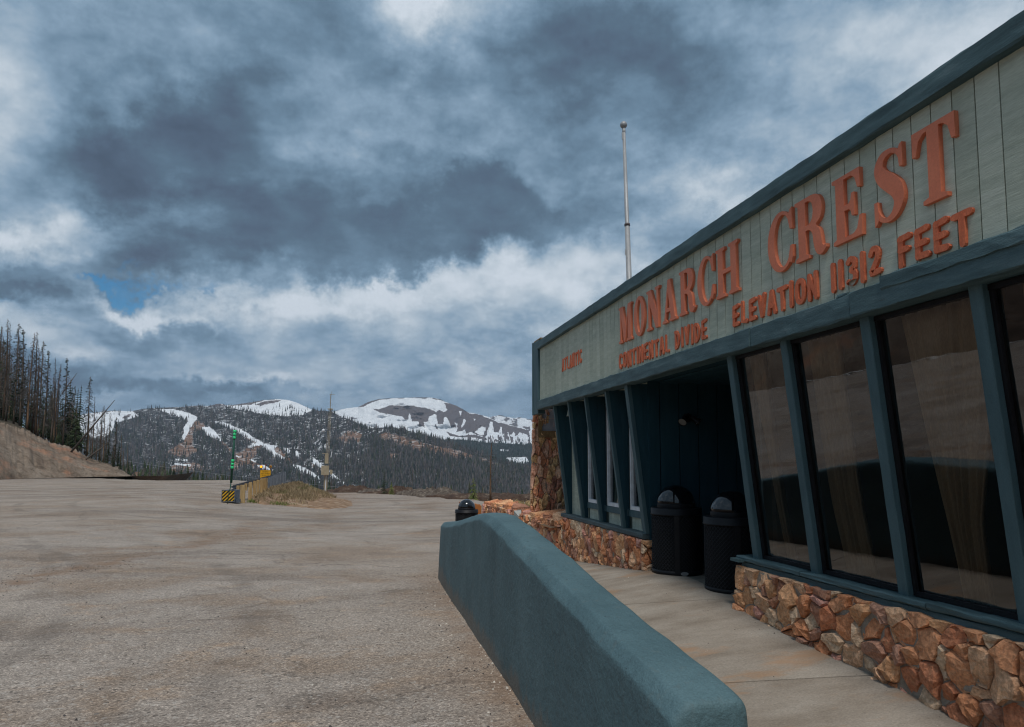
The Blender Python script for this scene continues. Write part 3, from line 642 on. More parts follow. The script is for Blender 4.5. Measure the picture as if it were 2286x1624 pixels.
for i, (yf, wdt) in enumerate(((11.30, .05), (10.46, .05), (9.62, .05), (8.74, .055), (8.02, .10))):
    fn = empty('fin'); fn.parent = bld
    def lf(x_b, z): return x_b-(z-.71)*.122
    z0, z1 = .71, 2.56
    # front stud
    S = MB()
    S.hexa([(lf(3.42, z0), yf-wdt, z0), (lf(3.47, z0), yf-wdt, z0), (lf(3.47, z0), yf, z0), (lf(3.42, z0), yf, z0), (lf(3.42, z1), yf-wdt, z1), (lf(3.47, z1), yf-wdt, z1), (lf(3.47, z1), yf, z1), (lf(3.42, z1), yf, z1)])
    S.build('stud', TEALV, fn)
    # side boards, tapering, with a seam
    for (fa, fb) in ((0.0, .52), (.53, 1.0)):
        def xx(f_, z): a_ = lf(3.47, z)+.001; return a_+(wx-a_)*f_
        MB().hexa([(xx(fa, z0), yf-wdt+.008, z0), (xx(fb, z0), yf-wdt+.008, z0), (xx(fb, z0), yf-.008, z0), (xx(fa, z0), yf-.008, z0), (xx(fa, z1), yf-wdt+.008, z1), (xx(fb, z1), yf-wdt+.008, z1), (xx(fb, z1), yf-.008, z1), (xx(fa, z1), yf-.008, z1)]).build('side_board', TEALD, fn)
rough_beam('sill', 3.375, 3.56, 7.93, 11.45, .648, .708, mat('grey_teal_sill', [(.3, (.045, .07, .08)), (.7, (.075, .105, .115))], scale=3, bump=.4, bscale=30, rough=.7), bld, .006)
# small bell under the eave
be = empty('bell', (3.34, 10.78, 2.36), 'small pale hanging bell under the eave between the first two fins', 'bell')
MB().tube([(0, 0, .17), (0, 0, .1)], .008, 6).build('hook', BLACK, be); MB().lathe([(.0, .1), (.03, .1), (.04, .05), (.05, .0), (.06, -.02)], 12).build('cup', flat('bell_metal', (.25, .25, .2), .5, .3), be, True)
# stone base under the fins
lb_ = empty('stone_base'); lb_.parent = bld
lo2 = lambda a: float(np.interp(a, [7.65, 9.0, 10.6, 11.45], [.285, .14, -.01, -.06]))
MB().box(3.402, 3.75, 7.93, 11.45, -.3, .635).build('mortar_core', MORT, lb_)
lay_stones(stone_cells(7.93, 11.45, lo2, lambda a: .644, .135, 1.5, 21, .6), lambda a, z, d: (3.44-d, a, z), lb_, STONE, 22, (.045, .08), 280, .002)
lay_stones(stone_cells(3.36, 3.62, lambda a: .27, lambda a: .64, .12, 1, 25), lambda a, z, d: (a, 7.93-d, z), lb_, STONE, 26, (.03, .06), 20, .003)
# ================================================================ STONE TOWER with sign at the far end
tw = empty('stone_chimney', (0, 0, 0), 'tall tapered tower faced with upright pinkish stone slivers', 'stone tower')
def tx(z): return 3.245+(z-.8)*.032
TY = 13.15
MB().hexa([(tx(-.3)+.03, TY-.025, -.3), (6, TY-.025, -.3), (6, 13.5, -.3), (tx(-.3)+.2, 13.5, -.3), (tx(3.3)+.03, TY-.025, 3.3), (6, TY-.025, 3.3), (6, 13.5, 3.3), (tx(3.3)+.2, 13.5, 3.3)]).build('mortar_core', MORT, tw)
cells = stone_cells(3.10, 4.5, lambda a: .35, lambda a: 3.3, .105, 2.5, 31, .7)
cells = [c for c in cells if not (min(p[0] for p in c[0]) > 3.40 and min(p[1] for p in c[0]) > 2.05)]
def mpt(a, z, d): return (tx(z)+(a-3.10), TY-d, z)
lay_stones(cells, mpt, tw, STONEP, 32, (.04, .10), 270, .002)
lay_stones(stone_cells(13.12, 13.5, lambda a: .2, lambda a: 3.3, .13, 2.4, 33, .7), lambda a, z, d: (tx(z)+.06+(a-13.12)*.35-d*.6, a, z), tw, STONEP, 34, (.03, .06), 40, .002)
# timber-framed sign on the tower
sg = empty('entrance_sign', (0, 0, 0), 'grey entrance sign in a rough timber frame on the stone tower', 'sign')
sx0, sx1, sz0, sz1 = 3.47, 4.75, 2.20, 3.2
MB().box(sx0, sx1, TY-.06, TY-.02, sz0, sz1).build('panel', flat('sign_grey', (.42, .42, .46), .45), sg)
MB().box(sx0-.07, sx1, TY-.11, TY-.01, sz0-.135, sz0-.003).build('frame_board', PLANKM, sg)
for a, b in ((2.2, 2.40), (2.405, 2.60), (2.605, 2.8), (2.805, 3.2)): MB().box(sx0-.07, sx0-.004, TY-.10, TY-.01, a, b-.004).build('frame_board', PLANKM, sg)
PINK = flat('sign_lettering_pink', (.62, .47, .46), .6)
def text_obj(name, s_, size, loc, rot, m, parent=None, ext=.002, sx=1.0, align='LEFT', shear=0.0):
    cu = bpy.data.curves.new(name, 'FONT'); cu.body = s_; cu.size = size; cu.extrude = ext; cu.align_x = align; cu.shear = shear
    o = bpy.data.objects.new(name, cu); COL.objects.link(o); dg = bpy.context.evaluated_depsgraph_get(); me = bpy.data.meshes.new_from_object(o.evaluated_get(dg))
    bpy.data.objects.remove(o); me.materials.clear(); me.materials.append(m); ob = link_mesh(name, me, parent); ob.location = loc; ob.rotation_euler = rot; ob.scale = (sx, 1, 1); return ob
text_obj('lettering', 'FOOD &', .24, (3.505, TY-.063, 2.585), (R(90), 0, 0), PINK, sg, sx=.62)
text_obj('lettering', 'Entrance', .125, (3.70, TY-.063, 2.285), (R(90), 0, 0), PINK, sg, sx=.62, shear=.2)
MB().box(3.50, 4.7, TY-.064, TY-.0605, 2.445, 2.456).build('rule', PINK, sg)
# ================================================================ LOW GARDEN WALL beyond the fins
gw = empty('garden_wall', (0, 0, 0), 'low rubble stone garden wall running from the fins out to the lot', 'stone wall')
path = [(11.45, 3.44), (13.0, 3.16), (14.4, 3.20), (17.2, 3.06)]
def wxp(a): return float(np.interp(a, [p[0] for p in path], [p[1] for p in path]))
lo3 = lambda a: float(np.interp(a, [11.4, 14, 18], [-.07, -.2, -.34]))
def hi3(a): return float(np.interp(a, [11.4, 12.9, 13.6, 13.62, 14.1, 14.12, 17.2], [.6, .60, .58, .47, .47, .60, .56]))
for (a, b) in ((11.46, 13.58), (14.12, 17.2)):
    v = []
    for a_ in (a, b): v += [(wxp(a_)+.03, a_, -.5), (wxp(a_)+.33, a_, -.5), (wxp(a_)+.33, a_, hi3(a_)-.02), (wxp(a_)+.03, a_, hi3(a_)-.02)]
    MB().add(v, [(0, 1, 2, 3), (7, 6, 5, 4), (0, 4, 5, 1), (1, 5, 6, 2), (2, 6, 7, 3), (3, 7, 4, 0)]).build('mortar_core', MORT, gw)
lay_stones(stone_cells(11.46, 13.58, lo3, lambda a: hi3(a)-.03, .15, 1.2, 41, .6)+stone_cells(14.12, 17.2, lo3, lambda a: hi3(a)-.03, .16, 1.3, 42, .6), lambda a, z, d: (wxp(a)+.03-d, a, z), gw, STONE, 43, (.05, .1), 240, .004)
rr = random.Random(77)
for (a, b) in ((11.5, 13.55), (14.13, 17.2)):                         # flat cap stones
    y = a
    while y < b-.12:
        L = min(rr.uniform(.28, .62), b-y); x = wxp(y+L/2); z = hi3(y+L/2); poly = []
        for k in range(8):
            an = k/8*2*math.pi; ca, sa = math.cos(an), math.sin(an); kx = abs(ca)**.6*(1 if ca > 0 else -1); ky = abs(sa)**.6*(1 if sa > 0 else -1)
            poly.append((y+L/2+ky*L*.49*rr.uniform(.88, 1.04), x+.15+kx*.21*rr.uniform(.85, 1.08)))
        th_ = rr.uniform(.06, .11)
        vs, fs = stone_mesh(poly, lambda a_, b_, d: (b_, a_, z-.03+d), th_, rr, .004, .03)
        MB().add(vs, fs).build('cap_stone', STONE, gw); y += L
# broken concrete end block in the gap
cb = MB().hexa([(3.13, 13.60, -.4), (3.30, 13.60, -.4), (3.30, 14.02, -.4), (3.13, 14.02, -.4), (3.15, 13.66, .46), (3.30, 13.66, .46), (3.30, 14.06, .58), (3.12, 14.06, .57)]).build('concrete_block', CONC, gw)
rr = random.Random(5)
def rock(name, c, r, m, seed, label=None, cat=None, parent=None, n=2, group=None):
    bm = bmesh.new(); bmesh.ops.create_icosphere(bm, subdivisions=n, radius=1); rg = random.Random(seed); pl = [Vector((rg.uniform(-1, 1), rg.uniform(-1, 1), rg.uniform(-1, 1))).normalized() for _ in range(9)]; h = [rg.uniform(.55, .9) for _ in pl]
    for v in bm.verts:
        for p_, hh in zip(pl, h):
            d = v.co.dot(p_)
            if d > hh: v.co -= p_*(d-hh)
        v.co = Vector((v.co.x*r[0], v.co.y*r[1], v.co.z*r[2]))
    me = bpy.data.meshes.new(name); bm.to_mesh(me); bm.free(); me.materials.append(m); o = link_mesh(name, me, parent); o.location = c; o.rotation_euler = (0, 0, rg.random()*6)
    return tag(o, label, cat, group) if label else o
for i in range(26):
    a = rr.uniform(13.6, 14.6); rock('stone', (wxp(a)+rr.uniform(.02, .3), a, rr.uniform(.40, .52)), (rr.uniform(.04, .09), rr.uniform(.04, .09), rr.uniform(.03, .06)), stone_mat('rubble_grey', [(0, (.22, .19, .15)), (.5, (.3, .27, .22))]) if i == 0 else bpy.data.materials['rubble_grey'], i, parent=gw, n=1)
# planter soil and boulders
ps = []; yy = np.arange(11.5, 17.6, .2); xx_ = np.arange(3.2, 5.2, .2)
XX, YY = np.meshgrid(xx_, yy); ZZ = .47+(vnoise(XX*1.7, YY*1.7, 3)-.5)*.16+.04*(XX-3.2)-.02*(YY-11.5)
soil = np_mesh('planter_soil', np.stack([XX.ravel(), YY.ravel(), ZZ.ravel()], 1), grid_faces(len(xx_), len(yy)), mat('planter_earth', [(.3, (.10, .065, .04)), (.7, (.2, .14, .09))], scale=5, bump=.8, bscale=20, rough=.98), smooth=True); soil['kind'] = 'structure'
rock('boulder', (3.62, 12.35, .56), (.42, .34, .16), STONE, 3, 'broad tan boulder lying in the planter grass below the tower', 'boulder')
rock('boulder', (3.62, 11.75, .55), (.22, .18, .10), STONE, 8, 'dark low boulder in the planter next to the first fin', 'boulder')
rock('boulder', (3.86, 11.8, .56), (.14, .2, .09), STONE, 12, 'small brown rock between the dark boulder and the fin', 'boulder')
for i, (x, y) in enumerate(((3.9, 17.5), (4.35, 17.6), (4.8, 17.55))):
    rock('border_stone', (x, y, .50), (.22, .14, .07), STONE, 20+i, 'flat pink edging stone at the back of the planter grass', 'stone', group='flat edging stones behind the planter')
# stained timber box at the wall end
wb = empty('timber_box', (0, 0, 0), 'orange stained timber planter box at the end of the garden wall', 'timber box')
for i, (x0, x1, y0, y1) in enumerate([(2.66, 2.90, 17.86, 17.90), (2.905, 3.05, 17.80, 17.84), (2.64, 2.68, 17.905, 18.9)]): MB().box(x0, x1, y0, y1, -.45, .46+.01*i).build('board', ORWD, wb)
MB().box(2.84, 2.92, 17.76, 17.84, -.45, .475).build('post', ORWD, wb); MB().box(2.70, 3.1, 18.86, 18.9, -.45, .42).build('board', ORWD, wb); MB().box(3.06, 3.1, 17.9, 18.85, -.45, .43).build('board', ORWD, wb)
# ================================================================ SIGN LETTERS
def cr(pts, n=6, closed=False):
    out = []; N = len(pts)
    for i in range(N if closed else N-1):
        p = [pts[(i+k) % N] if closed else pts[min(max(i+k, 0), N-1)] for k in (-1, 0, 1, 2)]
        for j in range(n):
            t_ = j/n; out.append(tuple(.5*((2*p[1][d])+(-p[0][d]+p[2][d])*t_+(2*p[0][d]-5*p[1][d]+4*p[2][d]-p[3][d])*t_*t_+(-p[0][d]+3*p[1][d]-3*p[2][d]+p[3][d])*t_**3) for d in range(len(pts[0]))))
    if not closed: out.append(pts[-1])
    return out
def ell(cx, cy, rx, ry, a0, a1, n=24): return [(cx+rx*math.cos(R(a0+(a1-a0)*i/n)), cy+ry*math.sin(R(a0+(a1-a0)*i/n))) for i in range(n+1)]
C_ = ell(.40, .5, .40, .52, 52, 308, 34)+[(.69, .06), (.74, .16), (.74, .36), (.675, .36)]+ell(.45, .5, .25, .45, -48, -312, 34)+[(.675, .64), (.74, .64), (.74, 1.0), (.68, .97)]
SP = cr([(.585, .76, .05), (.52, .90, .07), (.38, .965, .07), (.22, .93, .12), (.145, .80, .18), (.20, .66, .22), (.35, .53, .25), (.48, .40, .24), (.52, .24, .19), (.43, .09, .12), (.28, .035, .07), (.14, .10, .07), (.075, .25, .05)], 5)
def stroke_poly(sp):
    L, Rr = [], []
    for i, p in enumerate(sp):
        a = sp[max(i-1, 0)]; b_ = sp[min(i+1, len(sp)-1)]; dx, dy = b_[0]-a[0], b_[1]-a[1]; l = math.hypot(dx, dy)+1e-9; nx, ny = -dy/l, dx/l
        L.append((p[0]+nx*p[2]/2, p[1]+ny*p[2]/2)); Rr.append((p[0]-nx*p[2]/2, p[1]-ny*p[2]/2))
    return L+Rr[::-1]
SER = {
 'M': (.93, [[[(0, 0), (.25, 0), (.25, .05), (.17, .08), (.17, .74), (.37, 0), (.45, 0), (.65, .76), (.65, .08), (.57, .05), (.57, 0), (.93, 0), (.93, .05), (.86, .08), (.86, .92), (.93, .95), (.93, 1), (.67, 1), (.485, .40), (.30, 1), (0, 1), (0, .95), (.08, .92), (.08, .08), (0, .05)]]]),
 'O': (.76, [[ell(.38, .5, .38, .52, 0, 354, 40), ell(.38, .5, .16, .43, 0, 354, 40)]]),
 'N': (.80, [[[(0, 0), (.29, 0), (.29, .05), (.19, .08), (.19, .66), (.55, 0), (.71, 0), (.71, .92), (.8, .95), (.8, 1), (.52, 1), (.52, .95), (.62, .92), (.62, .40), (.28, 1), (0, 1), (0, .95), (.09, .92), (.1, .85), (.1, .08), (0, .05)]]]),
 'A': (.82, [[[(0, 0), (.28, 0), (.28, .05), (.20, .08), (.235, .24), (.47, .24), (.50, .08), (.42, .05), (.42, 0), (.82, 0), (.82, .05), (.745, .08), (.50, 1), (.34, 1), (.11, .08), (0, .05)], [(.255, .33), (.345, .72), (.45, .33)]]]),
 'R': (.80, [[[(0, 0), (.36, 0), (.36, .05), (.28, .08), (.28, .46), (.34, .46)]+cr([(.40, .44), (.46, .36), (.48, .22), (.52, .08), (.60, -.01), (.70, -.01), (.80, .06)])+[(.80, .11), (.74, .10)]+cr([(.70, .14), (.68, .28), (.64, .40), (.56, .49), (.66, .56), (.71, .66), (.72, .77), (.68, .89), (.59, .97), (.44, 1)])+[(0, 1), (0, .95), (.08, .92), (.08, .08), (0, .05)], [(.28, .54)]+cr([(.36, .54), (.44, .59), (.48, .68), (.485, .78), (.45, .88), (.36, .93)])+[(.28, .93)]]]),
 'C': (.74, [[C_]]),
 'H': (.86, [[[(0, 0), (.36, 0), (.36, .05), (.28, .08), (.28, .46), (.58, .46), (.58, .08), (.5, .05), (.5, 0), (.86, 0), (.86, .05), (.78, .08), (.78, .92), (.86, .95), (.86, 1), (.5, 1), (.5, .95), (.58, .92), (.58, .54), (.28, .54), (.28, .92), (.36, .95), (.36, 1), (0, 1), (0, .95), (.08, .92), (.08, .08), (0, .05)]]]),
 'E': (.68, [[[(0, 0), (.67, 0), (.68, .30), (.62, .30), (.56, .12), (.48, .07), (.28, .06), (.28, .46), (.38, .46), (.43, .42), (.45, .34), (.51, .34), (.51, .68), (.45, .68), (.43, .58), (.38, .54), (.28, .54), (.28, .94), (.46, .94), (.54, .88), (.59, .72), (.65, .72), (.65, 1), (0, 1), (0, .95), (.08, .92), (.08, .08), (0, .05)]]]),
 'S': (.66, [[stroke_poly(SP)], [[(.555, .68), (.62, .68), (.62, 1.0), (.57, .98), (.53, .90)]], [[(.035, .0), (.08, .02), (.13, .10), (.10, .34), (.035, .34)]]]),
 'T': (.72, [[[(.16, 0), (.56, 0), (.56, .05), (.46, .08), (.46, .94), (.53, .93), (.61, .86), (.66, .68), (.72, .68), (.72, 1), (0, 1), (0, .68), (.06, .68), (.11, .86), (.19, .93), (.26, .94), (.26, .08), (.16, .05)]]]),
}
def extrude(loops_list, mp2, d0, d1, chamfer=None, jit=0.0, rg=None):
    mb = MB(); off = 0.0
    for loops in loops_list:
        n0 = [len(l) for l in loops]; flat_ = [p for l in loops for p in l]
        if jit: flat_ = [(p[0]+rg.uniform(-jit, jit), p[1]+rg.uniform(-jit, jit)) for p in flat_]; 
        tri = tessellate_polygon([[Vector((flat_[k][0], flat_[k][1], 0)) for k in range(sum(n0[:i]), sum(n0[:i+1]))] for i in range(len(n0))])
        N = len(flat_); vs = [mp2(p[0], p[1], d1+off) for p in flat_]+[mp2(p[0], p[1], d0) for p in flat_]; fs = [tuple(t_) for t_ in tri]
        b0 = 0
        for c in n0:
            for i in range(c): j = (i+1) % c; fs.append((b0+i, b0+j, N+b0+j, N+b0+i))
            b0 += c
        mb.add(vs, fs); off += .0012
    return mb
def fix_normals(o):
    bm = bmesh.new(); bm.from_mesh(o.data); bmesh.ops.recalc_face_normals(bm, faces=bm.faces); bm.to_mesh(o.data); bm.free()
bigl = empty('main_lettering', (0, 0, 0), 'upper line of big orange serif letters across the sage fascia', 'lettering sign')
BIG = [('M', 8.11, 7.66), ('O', 7.62, 7.27), ('N', 7.24, 6.86), ('A', 6.82, 6.46), ('R', 6.41, 6.05), ('C', 6.02, 5.68), ('H', 5.66, 5.25), ('C', 4.83, 4.48), ('R', 4.47, 4.10), ('E', 4.05, 3.74), ('S', 3.67, 3.37), ('T', 3.34, 3.01)]
for i, (ch, ya, yb) in enumerate(BIG):
    wd_, ll = SER[ch]; k = (ya-yb-.028)/wd_; h = .458
    o = extrude(ll, lambda a, b, d: (3.203-d, ya-a*k, 3.083+b*h), -.002, .030).build('letter', ORNG, bigl); fix_normals(o)
    rg = random.Random(i)                                             # screw heads
    S_ = MB()
STR = {
 'A': (.75, [[(.08, 0), (.34, .95)], [(.67, 0), (.42, .95)], [(.2, .33), (.56, .33)]]), 'T': (.8, [[(.02, .9), (.78, .92)], [(.4, .86), (.40, 0)]]), 'L': (.66, [[(.14, 1), (.14, .08), (.62, .06)]]),
 'N': (.78, [[(.12, 0), (.12, .97)], [(.12, .92), (.66, .05)], [(.66, 0), (.66, 1)]]), 'I': (.3, [[(.15, 0), (.15, 1)]]), 'C': (.74, [cr([(.66, .8), (.5, .94), (.28, .9), (.13, .68), (.12, .34), (.26, .09), (.5, .06), (.66, .22)])]),
 'O': (.8, [cr([(.4, .94), (.18, .84), (.11, .5), (.18, .15), (.4, .06), (.62, .15), (.69, .5), (.62, .84)], 5, True)+[(.4, .94)]]), 'E': (.72, [[(.14, 0.06), (.14, .93)], [(.14, .9), (.64, .96)], [(.12, .5), (.56, .52)], [(.14, .1), (.66, .08)]]),
 'D': (.78, [[(.14, .03), (.14, .95)], cr([(.06, .93), (.38, .90), (.62, .68), (.66, .45), (.56, .2), (.38, .07), (.12, .06)])]), 'V': (.74, [[(.1, .97), (.36, .06)], [(.36, .06), (.64, 1)]]),
 'F': (.7, [[(.16, 0), (.16, .93)], [(.12, .9), (.66, .95)], [(.14, .52), (.54, .54)]]), '1': (.3, [[(.15, 0), (.15, 1)]]), '3': (.72, [cr([(.14, .84), (.34, .95), (.56, .86), (.56, .64), (.36, .53), (.58, .42), (.62, .22), (.44, .05), (.14, .12)])]),
 '2': (.74, [cr([(.14, .76), (.28, .93), (.5, .92), (.6, .74), (.5, .5), (.3, .28), (.12, .10)])+[(.34, .09), (.68, .12)]]), ' ': (.55, []),
}
def thick(line, w, rg):
    """fat rounded outline round an open polyline, a little ragged"""
    L, Rr = [], []; n = len(line)
    for i, p in enumerate(line):
        a = line[max(i-1, 0)]; b_ = line[min(i+1, n-1)]; dx, dy = b_[0]-a[0], b_[1]-a[1]; l = math.hypot(dx, dy)+1e-9; nx, ny = -dy/l, dx/l; ww = w*rg.uniform(.93, 1.07)
        L.append((p[0]+nx*ww/2, p[1]+ny*ww/2)); Rr.append((p[0]-nx*ww/2, p[1]-ny*ww/2))
    def cap(c, frm, sgn):
        a0 = math.atan2(frm[1]-c[1], frm[0]-c[0]); return [(c[0]+w*.47*math.cos(a0+sgn*math.pi*k/4), c[1]+w*.47*math.sin(a0+sgn*math.pi*k/4)) for k in (1, 2, 3)]
    return L+cap(line[-1], L[-1], -1)+Rr[::-1]+cap(line[0], Rr[0], -1)
def small_line(words, ya, yb, z0, z1, label, sw=.038, dp=.019, name='small_lettering'):
    root = empty(name, (0, 0, 0), label, 'lettering sign', 'rough orange letter lines'); tot = sum(STR[c][0]+.24 for c in words)-.24; k = (ya-yb)/tot; h = z1-z0; y = ya; rg = random.Random(hash(words) % 1000 if False else len(words)*17)
    for c in words:
        wd_, strokes = STR[c]
        if strokes:
            ws = sw/h; mb = MB(); dz_ = rg.uniform(-.006, .006)
            for q_i, s_ in enumerate(strokes):
                s2 = [(p[0]*k/h, p[1]) for p in s_]
                if len(s2) == 2: s2 = [s2[0], ((s2[0][0]*2+s2[1][0])/3, (s2[0][1]*2+s2[1][1])/3), ((s2[0][0]+2*s2[1][0])/3, (s2[0][1]+2*s2[1][1])/3), s2[1]]
                nr = max(ws*.5, .01)
                s2 = [(p[0], nr+(p[1])*(1-2*nr)) for p in s2]
                if c == 'O':
                    lo_, li_ = [], []; q2 = s2[:-1]; n_ = len(q2)
                    for a_ in range(n_):
                        p0, p1, p2_ = q2[a_-1], q2[a_], q2[(a_+1) % n_]; dx, dy = p2_[0]-p0[0], p2_[1]-p0[1]; l = math.hypot(dx, dy); lo_.append((p1[0]+dy/l*ws*-.5, p1[1]-dx/l*ws*-.5)); li_.append((p1[0]-dy/l*ws*-.5, p1[1]+dx/l*ws*-.5))
                    m_ = extrude([[lo_, li_]], lambda a, b, d: (3.203-d, y-a*h, z0+dz_+b*h), -.002, dp, jit=.002, rg=rg); mb.add(m_.v, m_.f); continue
                ol = thick(s2, ws, rg)
                try: m_ = extrude([[ol]], lambda a, b, d: (3.203-d-q_i*.0013, y-a*h, z0+dz_+b*h), -.002, dp, jit=.003, rg=rg)
                except Exception: continue
                mb.add(m_.v, m_.f)
            o = mb.build('letter', ORNW, root); fix_normals(o)
        y -= (wd_+.24)*k
    return root
small_line('ATLANTIC', 10.73, 9.70, 3.06, 3.29, 'single short orange word alone at the far end of the fascia', .034, .011)
small_line('CONTINENTAL DIVIDE', 8.17, 5.89, 2.755, 2.975, 'rough orange wooden words over the entrance, beneath the far half of the serif line', .034, .014)
small_line('ELEVATION 11312 FEET', 5.41, 2.98, 2.765, 2.985, 'lower orange words with numerals of rough wooden letters, above the dark display windows')
# ================================================================ CURVED BARRIER WALL
def bar_x(y): return 1.075+max(0, 3.2-y)*.03+max(0, y-3)*.006+(.02*(y-9) if y > 9 else 0)
def bar_top(y): return float(np.interp(y, [2.28, 2.4, 3.0, 3.39, 4.15, 5.3, 6.0, 6.4, 6.86, 7.47, 8.19, 8.96, 10.2], [.69, .735, .815, .865, .945, 1.06, 1.11, 1.11, 1.07, .99, .90, .81, .70]))
vs = []; fs = []; n = 90; prof = 0
for i in range(n+1):
    y = 2.34+(10.2-2.34)*i/n if 1 < i < n-1 else {0: 2.345, 1: 2.36, n-1: 10.185, n: 10.2}[i]; x0 = bar_x(y); zt = bar_top(y); w_ = .285+max(0, 3.4-y)*.035; zg = float(z_lot(x0, y))-.1
    e = min(i, n-i)/n; sh = .022*(i in (0, n))                      # rounded ends
    ring = [(x0-.035+sh, zg), (x0-.02+sh, zg+.3), (x0-.002+sh, zt-.12), (x0+sh, zt-.072), (x0+.006+sh, zt-.06), (x0+.05+sh*.6, zt-.008-sh*.4), (x0+.062+sh*.5, zt-.001-sh*.4), (x0+w_/2, zt+.008-sh*.4), (x0+w_-.045, zt+.006-sh*.4), (x0+w_-.02-sh, zt-.002-sh*.5), (x0+w_-.004-sh, zt-.025), (x0+w_-sh, zt-.1), (x0+w_+.02-sh, zg)]
    prof = len(ring)
    for j, (x, z) in enumerate(ring):
        nz_ = float(vnoise(y*2.2+j*.7, z*2.5+3, 4)-.5)
        nf = float(vnoise(y*9+j*1.3, z*9+j*2.1, 3)-.5)
        vs.append((x+nz_*.026+nf*.014, y+0, z+(nz_*.02+nf*.012 if z > 0.3 else 0)))
for i in range(n):
    for j in range(prof-1): a = i*prof+j; fs.append((a, a+prof, a+prof+1, a+1))
fs.append(tuple(range(prof))); fs.append(tuple(n*prof+j for j in reversed(range(prof))))
bo = MB().add(vs, fs).build('barrier_wall', BARR, None, True)
m = bo.modifiers.new('sub', 'SUBSURF'); m.levels = 1; m.render_levels = 2
bm = bmesh.new(); bm.from_mesh(bo.data); bmesh.ops.recalc_face_normals(bm, faces=bm.faces); bm.to_mesh(bo.data); bm.free()
tag(bo, 'teal painted hump-backed concrete barrier between the lot and the walk', 'barrier')
# ================================================================ LITTER BINS
def make_bin():
    b = empty('litter_bin', (0, 0, 0)); r, H = .285, .76
    sh = MB().lathe([(r-.015, .03), (r-.015, H-.02)], 40).build('liner', flat('bin_liner', (.004, .004, .005), .8), b, True)
    L = MB(); N, M_ = 44, 15                                        # expanded-metal lattice
    for dr_ in (1, -1):
        for k in range(N):
            pts = []
            for j in range(M_*2+1):
                an = 2*math.pi*(k+dr_*j*.5)/N; rr_ = r+(.003 if j % 2 else 0); pts.append((rr_*math.cos(an), rr_*math.sin(an), .05+(H-.09)*j/(M_*2)))
            L.tube(pts, .0033, 3, False)
    L.build('mesh_wall', BLACK, b)
    MB().lathe([(r-.01, .0), (r+.008, .0), (r+.01, .055), (r-.01, .06)], 48).build('base_ring', BLACK, b, True)
    MB().lathe([(r-.02, H-.07), (r+.012, H-.075), (r+.02, H-.068), (r+.012, H-.06), (r+.012, H), (r+.004, H+.006), (r-.06, H+.008)], 48).build('collar', BLACK, b, True)
    MB().lathe([(r-.064, H+.003), (r-.06, H+.05), (r-.064, H+.06), (r-.066, H+.055)], 48).build('neck', BLACK, b, True)
    R_ = r-.066; dm = MB().lathe([(R_*math.cos(R(a)), H+.055+R_*.98*math.sin(R(a))) for a in range(0, 91, 5)], 48).build('dome', DOME, b, True)
    # push flap: a proud patch of the dome
    F = MB(); vs = []; fs = []; na, ne = 16, 14
    for e in range(ne+1):
        for a in range(na+1):
            el_, az = R(4+62*e/ne), R(180-50+100*a/na); rr_ = R_+.008; vs.append((rr_*math.cos(el_)*math.cos(az), rr_*math.cos(el_)*math.sin(az), H+.055+rr_*.98*math.sin(el_)))
    for e in range(ne):
        for a in range(na): i = e*(na+1)+a; fs.append((i, i+1, i+na+2, i+na+1))
    fl = F.add(vs, fs).build('flap', DOME, b, True); md = fl.modifiers.new('s', 'SOLIDIFY'); md.thickness = .009; md.offset = -1
    for an in (-90-35, 50):
        a = R(an); MB().bar((math.cos(a)*(r+.004), math.sin(a)*(r+.004), .03), (math.cos(a)*(r+.004), math.sin(a)*(r+.004), H-.06), .06, .012, (-math.sin(a), math.cos(a), 0)).build('strap', BLACK, b)
    a = R(-110); bd = MB(); c = Vector((math.cos(a)*(r+.012), math.sin(a)*(r+.012), .035)); tvec = Vector((-math.sin(a), math.cos(a), 0)); ov = [tuple(c+tvec*(.045*math.cos(t_))+Vector((0, 0, .02*math.sin(t_)))) for t_ in [2*math.pi*k/20 for k in range(20)]]
    nrm = Vector((math.cos(a), math.sin(a), 0))*.004; ov2 = [tuple(Vector(p)+nrm) for p in ov]
    bd.add(ov+ov2, [tuple(range(20)), tuple(range(39, 19, -1))]+[(k, (k+1) % 20, 20+(k+1) % 20, 20+k) for k in range(20)]).build('badge', flat('badge_silver', (.45, .46, .47), .35, .6), b)
    return b
def copy_tree(o, parent=None):
    c = o.copy(); COL.objects.link(c); c.parent = parent
    for ch in list(o.children): copy_tree(ch, c)
    return c
b1 = make_bin(); b1.location = (3.66, 7.58, .285); b1.rotation_euler = (0, 0, R(10)); tag(b1, 'black domed litter bin against the stone base, left of the pair at the entrance', 'litter bin', 'black domed litter bins')
b2 = copy_tree(b1); b2.location = (3.78, 6.52, .262); b2.rotation_euler = (0, 0, R(14)); tag(b2, 'black domed litter bin partly behind the corner post, nearest of the three bins', 'litter bin', 'black domed litter bins')
b3 = copy_tree(b1); b3.location = (2.66, 17.6, -.41); b3.rotation_euler = (0, 0, R(80)); tag(b3, 'black bin whose dome peeps over the teal barrier beside the timber box', 'litter bin', 'black domed litter bins')
